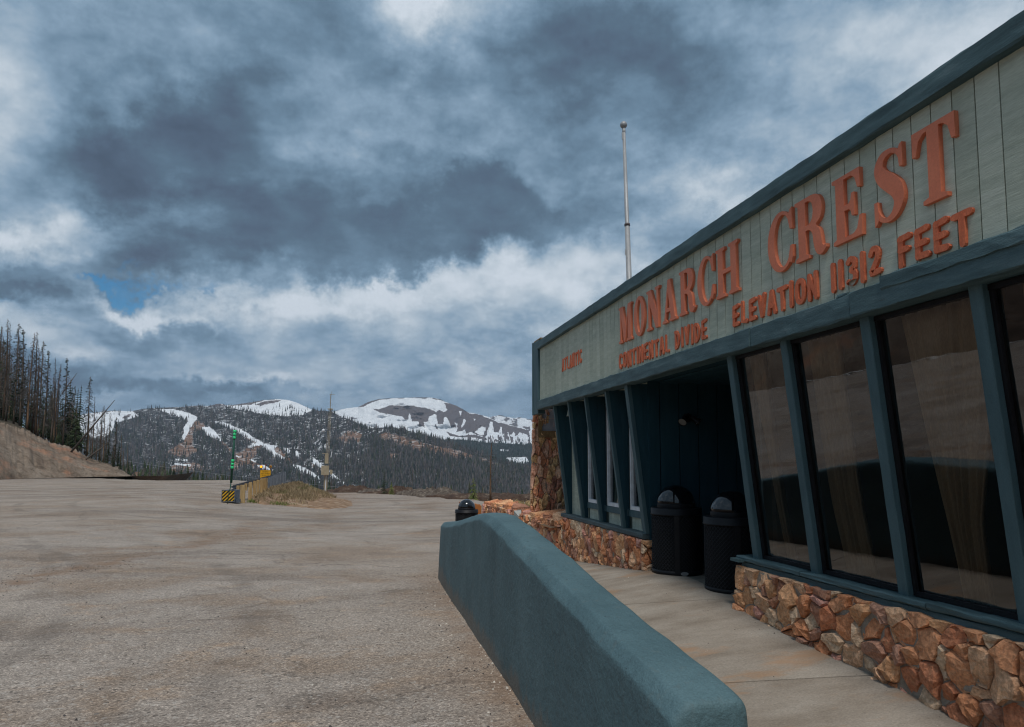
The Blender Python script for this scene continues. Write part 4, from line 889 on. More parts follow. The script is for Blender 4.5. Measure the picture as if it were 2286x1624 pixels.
# ================================================================ FLAGPOLE
fp = empty('flagpole', (7.0, 16.73, 0), 'tall pale metal flagpole with a ball finial standing behind the shop roof', 'flagpole'); fp.rotation_euler = (R(-3.2), 0, 0)
MB().tube([(0, 0, 0), (0, 0, 4), (0, 0, 8.1)], [.085, .08, .068], 16).build('lower_shaft', POLE, fp, True)
MB().tube([(0, 0, 8.1), (0, 0, 8.12), (0, 0, 10.88)], [.074, .06, .042], 16).build('upper_shaft', POLE, fp, True)
MB().tube([(0, 0, 8.04), (0, 0, 8.10)], [.078, .078], 16).build('joint_ring', mat('dark_band', [(.3, (.06, .05, .05)), (.7, (.12, .1, .1))], scale=9), fp, True)
MB().lathe([(.0, 10.9), (.045, 10.9), (.05, 10.78), (.042, 10.76)][::-1], 16).build('truck', POLE, fp, True)
bm = bmesh.new(); bmesh.ops.create_uvsphere(bm, u_segments=24, v_segments=14, radius=.10); bmesh.ops.translate(bm, verts=bm.verts, vec=(0, 0, 11.0)); me = bpy.data.meshes.new('ball'); bm.to_mesh(me); bm.free(); me.materials.append(POLE)
for p in me.polygons: p.use_smooth = True
link_mesh('ball', me, fp)
MB().bar((-.06, -.03, 10.55), (-.06, -.03, 10.75), .03, .03).build('pulley', POLE, fp); MB().bar((-.09, -.02, 7.2), (-.085, -.02, 7.36), .025, .02).bar((-.085, 0, 7.28), (-.05, 0, 7.28), .02, .02).build('cleat', POLE, fp)
# ================================================================ GUARDRAIL WITH STRIPED END BOX
def zl(x, y): return float(z_lot(x, y))
gr = empty('guardrail', (0, 0, 0), 'roadside guardrail on timber then steel posts beside the grassy berm', 'guardrail')
R0 = at(533, 1100, 30.2); R0.z = 0; R1 = at(634, 1060, 60); R1.z = 0; RD = (R1-R0).normalized(); RN = Vector((RD.y, -RD.x, 0))
def rp(s_, off=0): p = R0+RD*s_+RN*off; return p
wps = [(.6, .2, .0), (3.6, .17, .0), (5.6, .15, .02), (7.4, .15, .03), (9.3, .15, .03), (11.3, .2, .05), (12.1, .2, .05)]
for s_, w_, up in wps:
    p = rp(s_, .10); z = zl(p.x, p.y); MB().bar((p.x, p.y, z-.3), (p.x, p.y, .53+up), w_, w_*.85, tuple(RN)).build('wood_post', WOOD, gr)
    p2 = rp(s_, -.10); MB().bar((p2.x, p2.y, .16), (p2.x, p2.y, .50+up), .13, .17, tuple(RN)).build('spacer_block', WOOD, gr)
s_ = 14.0; k = 0
while s_ < 31:
    p = rp(s_, .12); z = zl(p.x, p.y); h = .60+.006*k
    mb = MB(); a = Vector((p.x, p.y, z-.2)); b_ = Vector((p.x+.01*math.sin(k), p.y, h))
    mb.bar(a, b_, .012, .10, tuple(RD)); 
    for q_ in (-.05, .05): mb.bar(a+RN*q_, b_+RN*q_, .08, .012, tuple(RD))
    mb.build('steel_post', GALV, gr); s_ += 1.27; k += 1
rl = MB(); prof = [(0, -.155), (.0, -.12), (.08, -.09), (.08, -.05), (0, -.015), (0, .015), (.08, .05), (.08, .09), (0, .12), (0, .155)]
vs = []; n = 16
for i in range(n+1):
    p = rp(-.2+31.4*i/n, -.22)
    for o_, z in prof: q_ = p-RN*o_; vs.append((q_.x, q_.y, .40+.004*i+z))
o = rl.add(vs, [(i*10+j, i*10+j+1, (i+1)*10+j+1, (i+1)*10+j) for i in range(n) for j in range(9)]).build('steel_rail', GALV, gr); o.modifiers.new('s', 'SOLIDIFY').thickness = .006
# striped end box
bx = at(510, 1110, 29.6); zb = zl(bx.x, bx.y)
tb = empty('striped_end_box', (bx.x, bx.y, zb), 'boxy steel guardrail end with black and yellow diagonal stripes', 'barrier end'); tb.rotation_euler = (0, 0, R(-6))
YEL = flat('stripe_yellow', (.62, .36, .01), .5); BLK = flat('stripe_black', (.012, .01, .01), .6)
MB().box(-.27, .27, 0, .75, .07, .56).build('body', GALV, tb)
fr = MB()
for b_ in ((-.285, .285, -.03, 0, .055, .085), (-.285, .285, -.03, 0, .545, .575), (-.285, -.255, -.03, 0, .085, .545), (.255, .285, -.03, 0, .085, .545)): fr.box(*b_)
fr.build('face_frame', GALV, tb)
MB().box(-.255, .255, -.012, -.002, .085, .545).build('yellow_panel', YEL, tb)
for k in range(-6, 7):                                          # stripes rising to the right
    c = k*.155+.04; poly = [(-.255, .085), (.255, .085), (.255, .545), (-.255, .545)]
    poly = clip_poly(poly, (-1, 1.0), c+.315+.04); poly = clip_poly(poly, (1, -1.0), -(c+.315-.04)) if len(poly) > 2 else poly
    if len(poly) > 2: 
        m_ = len(poly); MB().add([(x, -.013, z) for x, z in poly]+[(x, -.018, z) for x, z in poly], [tuple(range(m_, 2*m_))]+[(i, (i+1) % m_, m_+(i+1) % m_, m_+i) for i in range(m_)]).build('black_stripe', BLK, tb)
MB().box(-.32, .32, .1, .7, .0, .06).build('skid', GALV, tb); MB().box(.285, .42, .05, .35, .02, .17).build('anchor_bracket', GALV, tb)
# green snow pole
sp_ = empty('snow_marker_pole', (0, 0, 0), 'tall green snow marker pole with bright green reflector bands before the striped box', 'marker pole')
D_ = 29.0; GRN = flat('pole_green', (.012, .075, .05), .5); GRL = flat('reflector_green', (.03, .62, .22), .4)
pb, pm, pt = at(508.5, 1122, D_), at(514, 1090, D_), at(524.5, 961, D_); pb.z = zl(pb.x, pb.y)
MB().tube([pb, at(509.5, 1108, D_), pm, at(516, 1075, D_)], [.022, .02, .02, .024], 8).build('base_rod', GRN, sp_, True)
MB().tube([at(516, 1078, D_), pt], [.05, .042], 10).build('shaft', GRN, sp_, True)
for v in (963.5, 970.5, 977.5, 1029, 1036.5, 1044):
    f_ = (1078-v)/(1078-961); p = at(516, 1078, D_).lerp(pt, f_); MB().tube([p-Vector((0, 0, .055)), p+Vector((0, 0, .055))], .062, 12).build('reflector_band', GRL, sp_, True)
# grade sign far down the road
SG = at(592.5, 1060, 66); sgn = empty('grade_sign', (SG.x, SG.y, SG.z), 'yellow truck grade warning sign with two amber beacons beyond the guardrail', 'road sign'); sgn.rotation_euler = (0, 0, R(-8))
SY = flat('sign_yellow', (.60, .30, .006), .5)
MB().box(-.49, .49, -.01, .01, -.42, .42).build('panel', SY, sgn); fr = MB()
for b_ in ((-.5, .5, -.016, .012, .42, .435), (-.5, .5, -.016, .012, -.435, -.42), (-.505, -.49, -.016, .012, -.435, .435), (.49, .505, -.016, .012, -.435, .435)): fr.box(*b_)
fr.build('edge', flat('sign_edge', (.10, .05, .01), .6), sgn)
for i, s_ in enumerate(('6% GRADE', 'NEXT 10 MILES', 'TRUCKS USE', 'LOWER GEARS')): text_obj('lettering', s_, .15, (0, -.014, .22-i*.19), (R(90), 0, 0), BLK, sgn, .002, .80, 'CENTER')
RUST = flat('rust_post', (.16, .035, .02), .7)
MB().bar((-.0, .04, -3.2), (-.0, .04, 1.0), .07, .07).build('post', RUST, sgn); MB().bar((.46, .04, -3.2), (.46, .04, .62), .06, .06).build('post', RUST, sgn); MB().bar((-.4, .04, -3.2), (-.4, .04, .62), .06, .06).build('post', GALV, sgn)
for x, em in ((-.40, True), (.47, False)):
    a = MB().tube([(x, .1, .76), (x, -.08, .76)], [.12, .125], 16).build('beacon', flat('beacon_yellow', (.55, .24, .01), .5), sgn, True)
    MB().tube([(x, -.082, .76), (x, -.09, .76)], .10, 16).build('lens', flat('beacon_on', (.9, .25, .01), .3, emit=((1, .25, .01), 3.0)) if em else flat('beacon_off', (.20, .08, .01), .3), a)
# ================================================================ LATTICE MAST
TB = at(726.5, 1087, 60); TB.z = -.75; TP = at(737.5, 912.5, 60); mt = empty('lattice_mast', (0, 0, 0), 'tan lattice weather mast with equipment boxes and a thin aerial on top', 'mast')
TAN = mat('tan_steel', [(.3, (.27, .22, .15)), (.7, (.37, .31, .22))], scale=3, bump=.1, rough=.7); ax = (TP-TB).normalized()
def tp(h, x=0, y=0): return TB+ax*h+Vector((x, y, 0))
HT = (TP-TB).length
for x, y in ((-.17, 0), (.17, 0), (0, .26)): MB().tube([tp(0, x, y), tp(HT, x*.55, y*.55)], .011, 4).build('leg', TAN, mt)
LB = MB(); n = 26
for i in range(n):
    h0 = 2.9+(HT-2.9)*i/n; h1 = 2.9+(HT-2.9)*(i+1)/n
    for (xa, ya), (xb, yb) in (((-.17, 0), (.17, 0)), ((.17, 0), (0, .26)), ((0, .26), (-.17, 0))):
        f0 = 1-.45*h0/HT; f1 = 1-.45*h1/HT
        LB.tube([tp(h0, xa*f0, ya*f0), tp(h1, xb*f1, yb*f1)], .0055, 3, False); LB.tube([tp(h1, xa*f1, ya*f1), tp(h1, xb*f1, yb*f1)], .0045, 3, False)
LB.build('lattice', TAN, mt)
MB().tube([tp(HT), tp(HT+1.5), tp(HT+1.42)], .012, 5).tube([tp(HT-.3), at(737.8, 880, 60)], [.03, .02], 6).build('aerial', TAN, mt)
a = at(737.8, 881, 60); MB().tube([a+Vector((-.08, 0, 0)), a+Vector((.38, 0, 0))], .014, 5).tube([a+Vector((.1, 0, -.04)), a+Vector((.1, 0, .05))], .01, 4).tube([a+Vector((.22, 0, -.04)), a+Vector((.22, 0, .05))], .01, 4).build('antenna', TAN, mt)
MB().bar(tp(HT-.05, -.22), tp(HT-.05, .22), .08, .2).build('top_plate', TAN, mt)
MB().box(0, .66, -.2, .2, 0, .82).build('cabinet', TAN, mt).location = tp(1.15, -.42, -.05)
MB().box(0, .22, -.15, .1, 0, .4).build('side_box', TAN, mt).location = tp(1.2, .31, -.05)
MB().box(0, .30, -.14, .14, 0, .82).build('upper_box', TAN, mt).location = tp(2.15, -.18, 0)
MB().box(0, .5, -.02, .02, 0, .05).build('bracket', TAN, mt).location = tp(3.0, -.45, 0)
MB().bar(tp(5.05, -.45), tp(5.05, .15), .04, .04).bar(tp(5.2, -.3), tp(5.2, .15), .04, .04).build('camera_arm', GALV, mt)
MB().lathe([(.0, .2), (.10, .18), (.12, .08), (.10, 0), (0, -.04)][::-1], 14).build('camera_housing', WHITE, mt, True).location = tp(4.98, -.47)
for x, m_ in ((-.08, TAN), (.08, TAN), (.0, WHITE)): MB().tube([tp(-.5, x), tp(1.2, x)], .045, 6).build('conduit', m_, mt)
MB().tube([tp(2.7, .3), tp(3.2, .36)], .035, 6).build('sensor', WHITE, mt)
# ================================================================ BERM AND EARTH PILES
EARTH = mat('berm_soil', [(.25, (.13, .075, .045)), (.5, (.24, .15, .09)), (.75, (.36, .27, .19))], scale=1.6, bump=.8, bscale=9, rough=.98, fine=.3, fscale=18, bdist=.05)
DARKE = mat('dark_soil', [(.25, (.035, .022, .018)), (.55, (.075, .048, .035)), (.8, (.2, .16, .12))], scale=1.8, bump=.9, bscale=6, rough=.98, fine=.4, fscale=9, bdist=.08)
def mound(name, cx, cy_, rx, ry, h, rot, m, label, cat, seed, rough_=.35, zoff=0, n=44, kind=None, ex=1.7):
    vs = []; ca, sa = math.cos(rot), math.sin(rot); U, V = np.meshgrid(np.linspace(-1, 1, n), np.linspace(-1, 1, n))
    r = np.sqrt(U**2+V**2); nn = vnoise(U*3+seed, V*3+seed*.7, 4)-.5; n2 = vnoise(U*9+seed, V*9, 3)-.5
    hh = h*np.clip(1-r**ex+nn*rough_*1.6, -.3, 2)*(1+n2*rough_); hh = np.where(r > 1.0, -.25, hh)
    x = cx+U*rx*ca-V*ry*sa; y = cy_+U*rx*sa+V*ry*ca; z = z_lot(x, y)+hh+zoff
    o = np_mesh(name, np.stack([x.ravel(), y.ravel(), z.ravel()], 1), grid_faces(n, n), m, smooth=False); o['kind' if kind else 'label'] = kind or label
    if not kind: o['category'] = cat
    return o
BA = math.atan2(RD.y, RD.x)-math.pi/2
berm = mound('grassy_berm', -4.1, 46.5, 2.5, 14.5, .95, BA, EARTH, 'low earth berm with dry grass between the guardrail and the lower lot', 'earth berm', 3.3, .28, n=90, ex=1.0)
def berm_z(x, y):
    dx, dy = x+4.1, y-46.5; ca, sa = math.cos(BA), math.sin(BA); U = (dx*ca+dy*sa)/2.5; V = (-dx*sa+dy*ca)/14.5
    r = np.sqrt(U**2+V**2); nn = vnoise(U*3+3.3, V*3+3.3*.7, 4)-.5; n2 = vnoise(U*9+3.3, V*9, 3)-.5
    return np.where(r > 1, -9, z_lot(x, y)+.95*np.clip(1-r+nn*.28*1.6, -.3, 2)*(1+n2*.28))
mound('dirt_apron', -2.0, 40.5, 1.6, 8.5, .28, BA, EARTH, 'scuffed brown earth apron spreading from the berm foot into the lot', 'earth', 8.1, .6, -.02)
piles = [(790, 1098, 66, 2.9, 1.0, .95, 'wide dark soil heap nearest the mast at the lot rim', 0), (845, 1101, 62, 2.0, .8, .6, 'pale rubbly soil heap below the two small firs', 1), (893, 1103, 60, 1.6, .8, 1.0, 'dark peaked soil heap at the middle of the lot rim', 0), (925, 1106, 57, 1.6, .7, .7, 'pale stony heap just right of the dark peaked one', 1),
         (962, 1108, 54, 1.5, .7, .85, 'grey-brown rubble heap with a ragged crest at the lot rim', 1), (992, 1110, 52, 1.6, .7, .9, 'rubble heap tapering right towards the lone fir', 1), (1065, 1112, 48, 2.6, .7, .5, 'long low dark soil ridge under the lone fir and dead snag', 0), (1125, 1112, 46, 2.6, .8, .6, 'dark soil ridge beyond the garden wall', 0), (1010, 1111, 50, 2.0, .5, .3, 'thin dark soil lip between the rubble and the lone fir', 0), (870, 1104, 61, 2.6, .6, .45, 'low dark soil lip linking the two heaps', 0)]
for i, (u, v, d, rx, ry, h, lb, pale) in enumerate(piles):
    p = at(u, v, d); mound('soil_heap', p.x, p.y, rx, ry*1.6, h*.5, -YAW, EARTH if False else (DARKE if not pale else mat('rubbly_soil', [(.25, (.045, .034, .028)), (.5, (.10, .08, .065)), (.8, (.28, .24, .20))], scale=3.0, bump=.9, bscale=6, rough=.98, fine=.4, fscale=9, bdist=.08)), lb, 'soil heap', i*3.7+1, .9, .05)
# ---- grass: blades as one object each
def blades(name, pts, h, wdt, colsA, colsB, rough_=.3, seed=1):
    rg = np.random.RandomState(seed); P_ = np.asarray(pts); n = len(P_); an = rg.rand(n)*6.28; hh = h*(.45+.8*rg.rand(n)); ln = rg.randn(n, 2)*hh[:, None]*rough_
    dx = np.cos(an)*wdt; dy = np.sin(an)*wdt; v = np.zeros((n, 4, 3)); v[:, 0] = P_+np.stack([dx, dy, dx*0], 1); v[:, 1] = P_-np.stack([dx, dy, dx*0], 1)
    mid = P_+np.stack([ln[:, 0]*.35, ln[:, 1]*.35, hh*.6], 1); v[:, 2] = mid-np.stack([dx, dy, dx*0], 1)*.6; v[:, 3] = P_+np.stack([ln[:, 0], ln[:, 1], hh], 1)
    f = np.arange(n*4).reshape(n, 4); t_ = rg.rand(n, 1); c = np.array(colsA)*(1-t_)+np.array(colsB)*t_; c = np.concatenate([c*(.7+.6*rg.rand(n, 1)), np.ones((n, 1))], 1)
    m = mat('blade_'+name, [(0, (1, 1, 1)), (1, (1, 1, 1))], bump=0, rough=.8, fine=0, attr='col'); o = np_mesh(name, v.reshape(-1, 3), f, m, colors=np.repeat(c, 4, 0)); o['kind'] = 'stuff'; return o
rg = np.random.RandomState(3)
x = rg.uniform(-6.4, -.6, 60000); y = rg.uniform(32, 61, 60000); z = berm_z(x, y)-.02; gl = z_lot(x, y); dn = vnoise(x*1.2, y*.8, 3); k = (z > gl+.06) & (rg.rand(60000) < np.clip((dn-.32)*4, .02, 1)) & (rg.rand(60000) < np.clip((z-gl)*2.2, .1, 1))
pts = np.stack([x, y, z], 1)[k]; gn = vnoise(pts[:, 0]*.9+5, pts[:, 1]*.5, 3) > .63
blades('dry_grass', pts[~gn], .21, .012, (.22, .155, .085), (.36, .28, .17)); blades('green_grass', pts[gn], .2, .012, (.13, .13, .055), (.24, .2, .1), seed=2)
x = rg.uniform(-5.2, -3, 1500); y = rg.uniform(33.6, 35.2, 1500); blades('verge_grass', np.stack([x, y, z_lot(x, y)+0*x], 1)[rg.rand(1500) < .5], .14, .012, (.07, .12, .02), (.2, .2, .07), seed=4)
n = 9000; y = rg.uniform(11.6, 17.3, n); x = rg.uniform(3.25, 4.9, n); k = (x > np.interp(y, [p[0] for p in path], [p[1] for p in path])+.28) & ((y < 12.9) | (y > 12.9)) & (vnoise(x*2, y*2, 3) > .36); zz = .47+(vnoise(x*1.7, y*1.7, 3)-.5)*.16+.04*(x-3.2)-.02*(y-11.5)
blades('planter_grass', np.stack([x, y, zz-.01], 1)[k], .15, .005, (.06, .15, .015), (.15, .24, .04), .35, 6)
k2 = (y > 15.6) & (rg.rand(n) < .25); blades('dry_planter_grass', np.stack([x, y, zz-.01], 1)[k2], .22, .004, (.34, .24, .10), (.5, .38, .2), .45, 7)
# loose gravel on the lot and walk
def gravel(name, x, y, zf, s0, s1, cols, seed):
    rg = np.random.RandomState(seed); n = len(x); s_ = s0+(s1-s0)*rg.rand(n)**3; z = zf(x, y); base = np.array([(1, 0, 0), (-.5, .87, 0), (-.5, -.87, 0), (0, 0, .9), (.3, .3, .75)], float)
    V = base[None]*s_[:, None, None]*(.6+.8*rg.rand(n, 5, 1)); a = rg.rand(n)*6.28; ca, sa = np.cos(a)[:, None], np.sin(a)[:, None]; Vx = V[..., 0]*ca-V[..., 1]*sa; Vy = V[..., 0]*sa+V[..., 1]*ca
    V = np.stack([Vx+x[:, None], Vy+y[:, None], V[..., 2]+z[:, None]], -1); f = np.array([(0, 1, 4), (1, 2, 3), (2, 0, 3), (0, 4, 3), (1, 3, 4)]); F_ = (f[None]+np.arange(n)[:, None, None]*5).reshape(-1, 3)
    c = np.array(cols)[rg.randint(0, len(cols), n)]*(.7+.6*rg.rand(n, 1)); c = np.repeat(np.concatenate([c, np.ones((n, 1))], 1), 5, 0)
    o = np_mesh(name, V.reshape(-1, 3), F_, mat('gravel_'+name, [(0, (1, 1, 1)), (1, (1, 1, 1))], bump=0, rough=.95, fine=0, attr='col'), colors=c); o['kind'] = 'stuff'
GC = [(.08, .065, .055), (.16, .13, .11), (.3, .26, .22), (.05, .045, .045), (.42, .38, .33)]
n = 5200; y = 1.5+24*rg.rand(n)**1.7; x = rg.uniform(-1, 1, n)*y*.75-.30*y; k = x < 1.0; gravel('loose_gravel', x[k], y[k], lambda a, b: z_lot(a, b)+(vnoise(a*.35, b*.35, 3)-.5)*.03, .003, .013, GC, 1)
ii = rg.randint(0, len(seam)-1, 1500); tt = rg.rand(1500); sx_ = seam[ii, 0]*(1-tt)+seam[ii+1, 0]*tt+rg.randn(1500)*.2; sy_ = seam[ii, 1]*(1-tt)+seam[ii+1, 1]*tt; gravel('seam_gravel', sx_+rg.randn(1500)*.25, sy_, lambda a, b: z_lot(a, b)+(vnoise(a*.35, b*.35, 3)-.5)*.03, .003, .013, [GC[0], GC[1], GC[3]], 2)
y = rg.uniform(2, 10.5, 500); x = np.array([bar_x(a) for a in y])-rg.rand(500)**2*.35-.03; gravel('wall_foot_gravel', x, y, lambda a, b: z_lot(a, b)+(vnoise(a*.35, b*.35, 3)-.5)*.03, .004, .014, GC[2:], 3)
y = rg.uniform(2.5, 8, 160); x = 3.3-rg.rand(160)**2*1.4; gravel('walk_grit', x, y, lambda a, b: np.array([float(z_walk(p, q_))+.012 for p, q_ in zip(a, b)]), .002, .008, GC, 5)
# ================================================================ ROAD-CUT BANK (left and round behind the camera)
BANKM = mat('bank_soil', [(.25, (.10, .066, .046)), (.45, (.165, .122, .09)), (.62, (.215, .167, .127)), (.8, (.26, .21, .165))], scale=.32, bump=.7, bscale=2.2, rough=.98, fine=.3, fscale=2.6, bdist=.25, stain=((.34, .155, .085), .22, .54, .6), detail=9)
_t = NT(BANKM.node_tree); _b = [n for n in BANKM.node_tree.nodes if n.type == 'BSDF_PRINCIPLED'][0]; _c = _b.inputs[0].links[0].from_socket
_P = _t.n('ShaderNodeNewGeometry').outputs['Position']; _st = _t.noise(_t.vm('MULTIPLY', _P, (.9, .9, .35)), 1.3, 6, .7, .6)
_c = _t.mix(_t.m('MULTIPLY', _t.sm(_st, .52, .62), .65), _c, (.085, .06, .042)); _c = _t.mix(_t.m('MULTIPLY', _t.sm(_t.noise(_P, 3.2, 5, .7), .60, .68), .7), _c, (.05, .042, .028))
_dn = _t.noise(_P, .8, 5, .65); _c = _t.mix(_t.n('ShaderNodeAttribute', attribute_name='duff').outputs['Fac'], _c, _t.ramp(_dn, [(.35, (.03, .028, .018)), (.55, (.075, .055, .035)), (.66, (.12, .09, .06)), (.7, (.55, .55, .56))])); _rk = _t.ramp(_t.noise(_t.vm('MULTIPLY', _P, (.35, .35, 1.2)), 1.0, 7, .7, .8), [(.35, (.045, .03, .022)), (.55, (.10, .066, .047)), (.75, (.17, .115, .08))]); _c = _t.mix(_t.n('ShaderNodeAttribute', attribute_name='rocky').outputs['Fac'], _c, _rk); _t.put(_b, 0, _c)
pairs = [((150, -60), (160, -74, 9)), ((60, -58), (60, -72, 9.5)), ((10, -56), (6, -70, 10)), ((-18, -48), (-28, -60, 10)), ((-33, -30), (-45, -36, 10)), ((-38, 0), (-50, 0, 9.5)), ((-40, 30), (-51, 30, 8.6)), ((-40, 55), (-50, 58, 7.6))]
for uf, Df, ul, vl, Dl in ((-40, 70, -40, 925, 82), (0, 72, 0, 943, 84), (35, 75, 30, 951, 86), (70, 77, 60, 961, 87), (105, 79, 91, 976, 88), (140, 81, 118, 987, 89), (175, 83, 159, 998, 90), (210, 85, 193, 1018, 91), (245, 86, 239, 1031, 92), (272, 87.5, 268, 1044, 92.5), (297, 89, 297, 1066, 93)):
    a, b_ = at(uf, 1068, Df), at(ul, vl, Dl); pairs.append(((a.x, a.y), (b_.x, b_.y, b_.z+.35)))
pairs += [((-26, 100), (-30, 104, -3)), ((-27, 116), (-36, 118, -6)), ((-30, 135), (-42, 138, -9))]
fi = np.arange(len(pairs)); NTT = 420; tt = np.linspace(0, len(pairs)-1, NTT); A_ = lambda f_: np.interp(tt, fi, [f_(p) for p in pairs])
fx, fy, lx, ly, ch_ = A_(lambda p: p[0][0]), A_(lambda p: p[0][1]), A_(lambda p: p[1][0]), A_(lambda p: p[1][1]), A_(lambda p: p[1][2])
sm_ = lambda a: np.convolve(np.pad(a, 4, 'edge'), np.ones(9)/9, 'valid'); fx, fy, lx, ly, ch_ = map(sm_, (fx, fy, lx, ly, ch_))
fr_ = np.concatenate([np.linspace(0, 1, 34), np.array([1.04, 1.12, 1.3, 1.6, 2, 2.6, 3.4, 5])]); V_ = []
vx_, vy_ = lx-fx, ly-fy; vl_ = np.hypot(vx_, vy_); nx_, ny_ = vx_/vl_, vy_/vl_
for f_ in fr_:
    hgt = ch_*min(f_, 1)**.85+max(0, f_-1)*(np.clip(ch_-1, 0, 5)/5*2.6-1.6); x = fx+vx_*f_; y = fy+vy_*f_; e = min(1, f_*4)
    nn = vnoise(x*.25+hgt*.2, y*.25, 4)-.5; ru = vnoise(tt*3.1, f_*2.2+0*tt, 4)-.5; lip = np.exp(-((f_-1)/.12)**2)*.5*(vnoise(tt*9, 0*tt+3, 3)-.5)
    V_.append(np.stack([x-nx_*(nn*1.1+ru*.9)*e, y-ny_*(nn*1.1+ru*.9)*e, hgt-.35+nn*.5*e+lip], 1))
V_ = np.concatenate(V_); bank = np_mesh('cut_bank', V_, grid_faces(len(tt), len(fr_)), BANKM, smooth=True, attrs={'duff': np.repeat(np.clip((fr_-1.0)/.06, 0, 1), len(tt)), 'rocky': np.tile(1-sstep(tt, 6.2, 7.4), len(fr_))})
sv = []
for k_ in range(0, len(tt), 3):
    if tt[k_] > 7.6: break
    for o_ in (-2.2, -.9): x_, y_ = fx[k_]+nx_[k_]*(-1)*abs(o_), fy[k_]+ny_[k_]*(-1)*abs(o_); sv.append((x_, y_, float(z_lot(x_, y_))+.05+.01*vnoise(x_, y_, 2)))
sh_ = MB().add(sv, [(2*i, 2*i+1, 2*i+3, 2*i+2) for i in range(len(sv)//2-1)]).build('road_shoulder_line', flat('shoulder_chalk', (.52, .5, .47), .9)); sh_['kind'] = 'structure'; bank['kind'] = 'structure'
# ================================================================ TREES
BARKG = mat('dead_bark', [(.3, (.075, .06, .05)), (.55, (.14, .105, .08)), (.8, (.24, .155, .09))], scale=.5, bump=.2, rough=.95, stretch=(1, 1, .5), rand=.5)
BARKB = mat('orange_bark', [(.3, (.09, .06, .042)), (.6, (.17, .10, .06)), (.85, (.27, .16, .085))], scale=.6, bump=.2, rough=.95, rand=.4)
TWIG = mat('dead_twigs', [(.3, (.05, .045, .042)), (.7, (.10, .085, .075))], scale=1, bump=0, rough=.95, rand=.3)
NEED = mat('spruce_needles', [(.3, (.012, .022, .010)), (.55, (.026, .042, .018)), (.8, (.05, .07, .028))], scale=.9, bump=0, rough=.9, fine=.3, fscale=3, rand=.3)
NEEDY = mat('young_needles', [(.3, (.07, .10, .025)), (.7, (.24, .26, .07))], scale=1.5, bump=0, rough=.9, fine=.3, fscale=6)
def trunk_mesh(H, r, rg, bend=.02, hook=False):
    pts = []; rad = []; bx_, by_ = rg.uniform(-bend, bend), rg.uniform(-bend, bend)
    for k in range(9):
        f_ = k/8; x = bx_*H*f_*f_+.02*H*math.sin(f_*5+bx_*90)*.12; pts.append((x, by_*H*f_*f_, H*f_)); rad.append(r*(1-f_)**.85+.012)
    if hook: pts += [(pts[-1][0]+.15, pts[-1][1], H*1.015), (pts[-1][0]+.35, pts[-1][1], H*1.005)]; rad += [.012, .01]
    return pts, rad
def dead_tree(H, seed, nb=90, lowest=.25, droop=.35, wid=.11, needles=0.0, hook=False, name='dead_spruce', bark=None):
    rg = random.Random(seed); root = bpy.data.objects.new(name, None); COL.objects.link(root); pts, rad = trunk_mesh(H, H*.0075+.02, rg, hook=hook)
    MB().tube(pts, rad, 6).build('trunk', bark or BARKG, root, True); C = MB(); Nn = MB()
    for k in range(nb):
        f_ = lowest+(1-lowest)*(k+rg.random())/nb; f_ = min(f_, .985); an = rg.random()*6.28; L = H*wid*((1-f_)**.78)*rg.uniform(.35, 1.15)+.07
        i = f_*8; i0 = int(i); p = Vector(pts[i0]).lerp(Vector(pts[min(i0+1, 8)]), i-i0); d = Vector((math.cos(an), math.sin(an), rg.uniform(-.25, .12)))
        mid = p+d*L*.55; end = p+d*L+Vector((0, 0, -L*droop*rg.uniform(.3, 1.3)*min(1, (1-f_)*3))); C.tube([p, mid, end], [.028, .022, .01], 3, False)
        for q_ in range(3):
            b_ = p.lerp(mid, .6) if q_ == 0 else mid.lerp(end, .3*q_); C.tube([b_, b_+Vector((rg.uniform(-.3, .3), rg.uniform(-.3, .3), -rg.uniform(.15, .5)))*L*.9], [.02, .010], 3, False)
        if rg.random() < needles:
            for q_ in range(4): c = mid.lerp(end, rg.random()); s_ = .14+.2*rg.random()*L; a2 = rg.random()*6.28; e = Vector((math.cos(a2), math.sin(a2), -.4))*s_; Nn.add([c+Vector((0, 0, .06)), c+e, c+Vector((-e.y, e.x, -.1))*.6], [(0, 1, 2)])
    C.build('crown', TWIG, root)['kind'] = 'stuff'
    if Nn.v: _o = Nn.build('live_foliage', NEED, root); _o['kind'] = 'stuff'
    return root
def live_tree(H, seed, wid=.16, nw=22, lowest=.08, m=None, name='live_spruce', full=1.0, spire=1.0):
    rg = random.Random(seed); root = bpy.data.objects.new(name, None); COL.objects.link(root); pts, rad = trunk_mesh(H, H*.0075+.02, rg, .01); MB().tube(pts, rad, 6).build('trunk', BARKG, root, True); C = MB()
    for w_ in range(nw):
        f_ = lowest+(.99-lowest)*(w_/nw); z = H*f_; R_ = H*wid*(1-f_)**spire*rg.uniform(.65, 1.15)+.10
        for b_ in range(rg.randint(5, 8)):
            if rg.random() > full: continue
            an = rg.random()*6.28; d = Vector((math.cos(an), math.sin(an), 0)); s_ = Vector((-d.y, d.x, 0)); L = R_*rg.uniform(.55, 1.15); c = Vector((pts[0][0], 0, z+rg.uniform(-.2, .2)*H/nw))
            for q_ in range(6):
                g = .15+.85*q_/5; a = c+d*L*g+Vector((0, 0, -L*.38*g*g+.05)); ww = L*.28*(1.15-g)*rg.uniform(.6, 1.3)+.03; dp = rg.uniform(.05, .22)*L+.03
                C.add([a-d*L*.14, a+s_*ww+Vector((0, 0, -dp)), a+d*L*.12+Vector((0, 0, -dp*.5)), a-s_*ww+Vector((0, 0, -dp))], [(0, 1, 2), (0, 2, 3)])
    C.build('crown', m or NEED, root)['kind'] = 'stuff'; return root
protos = {}
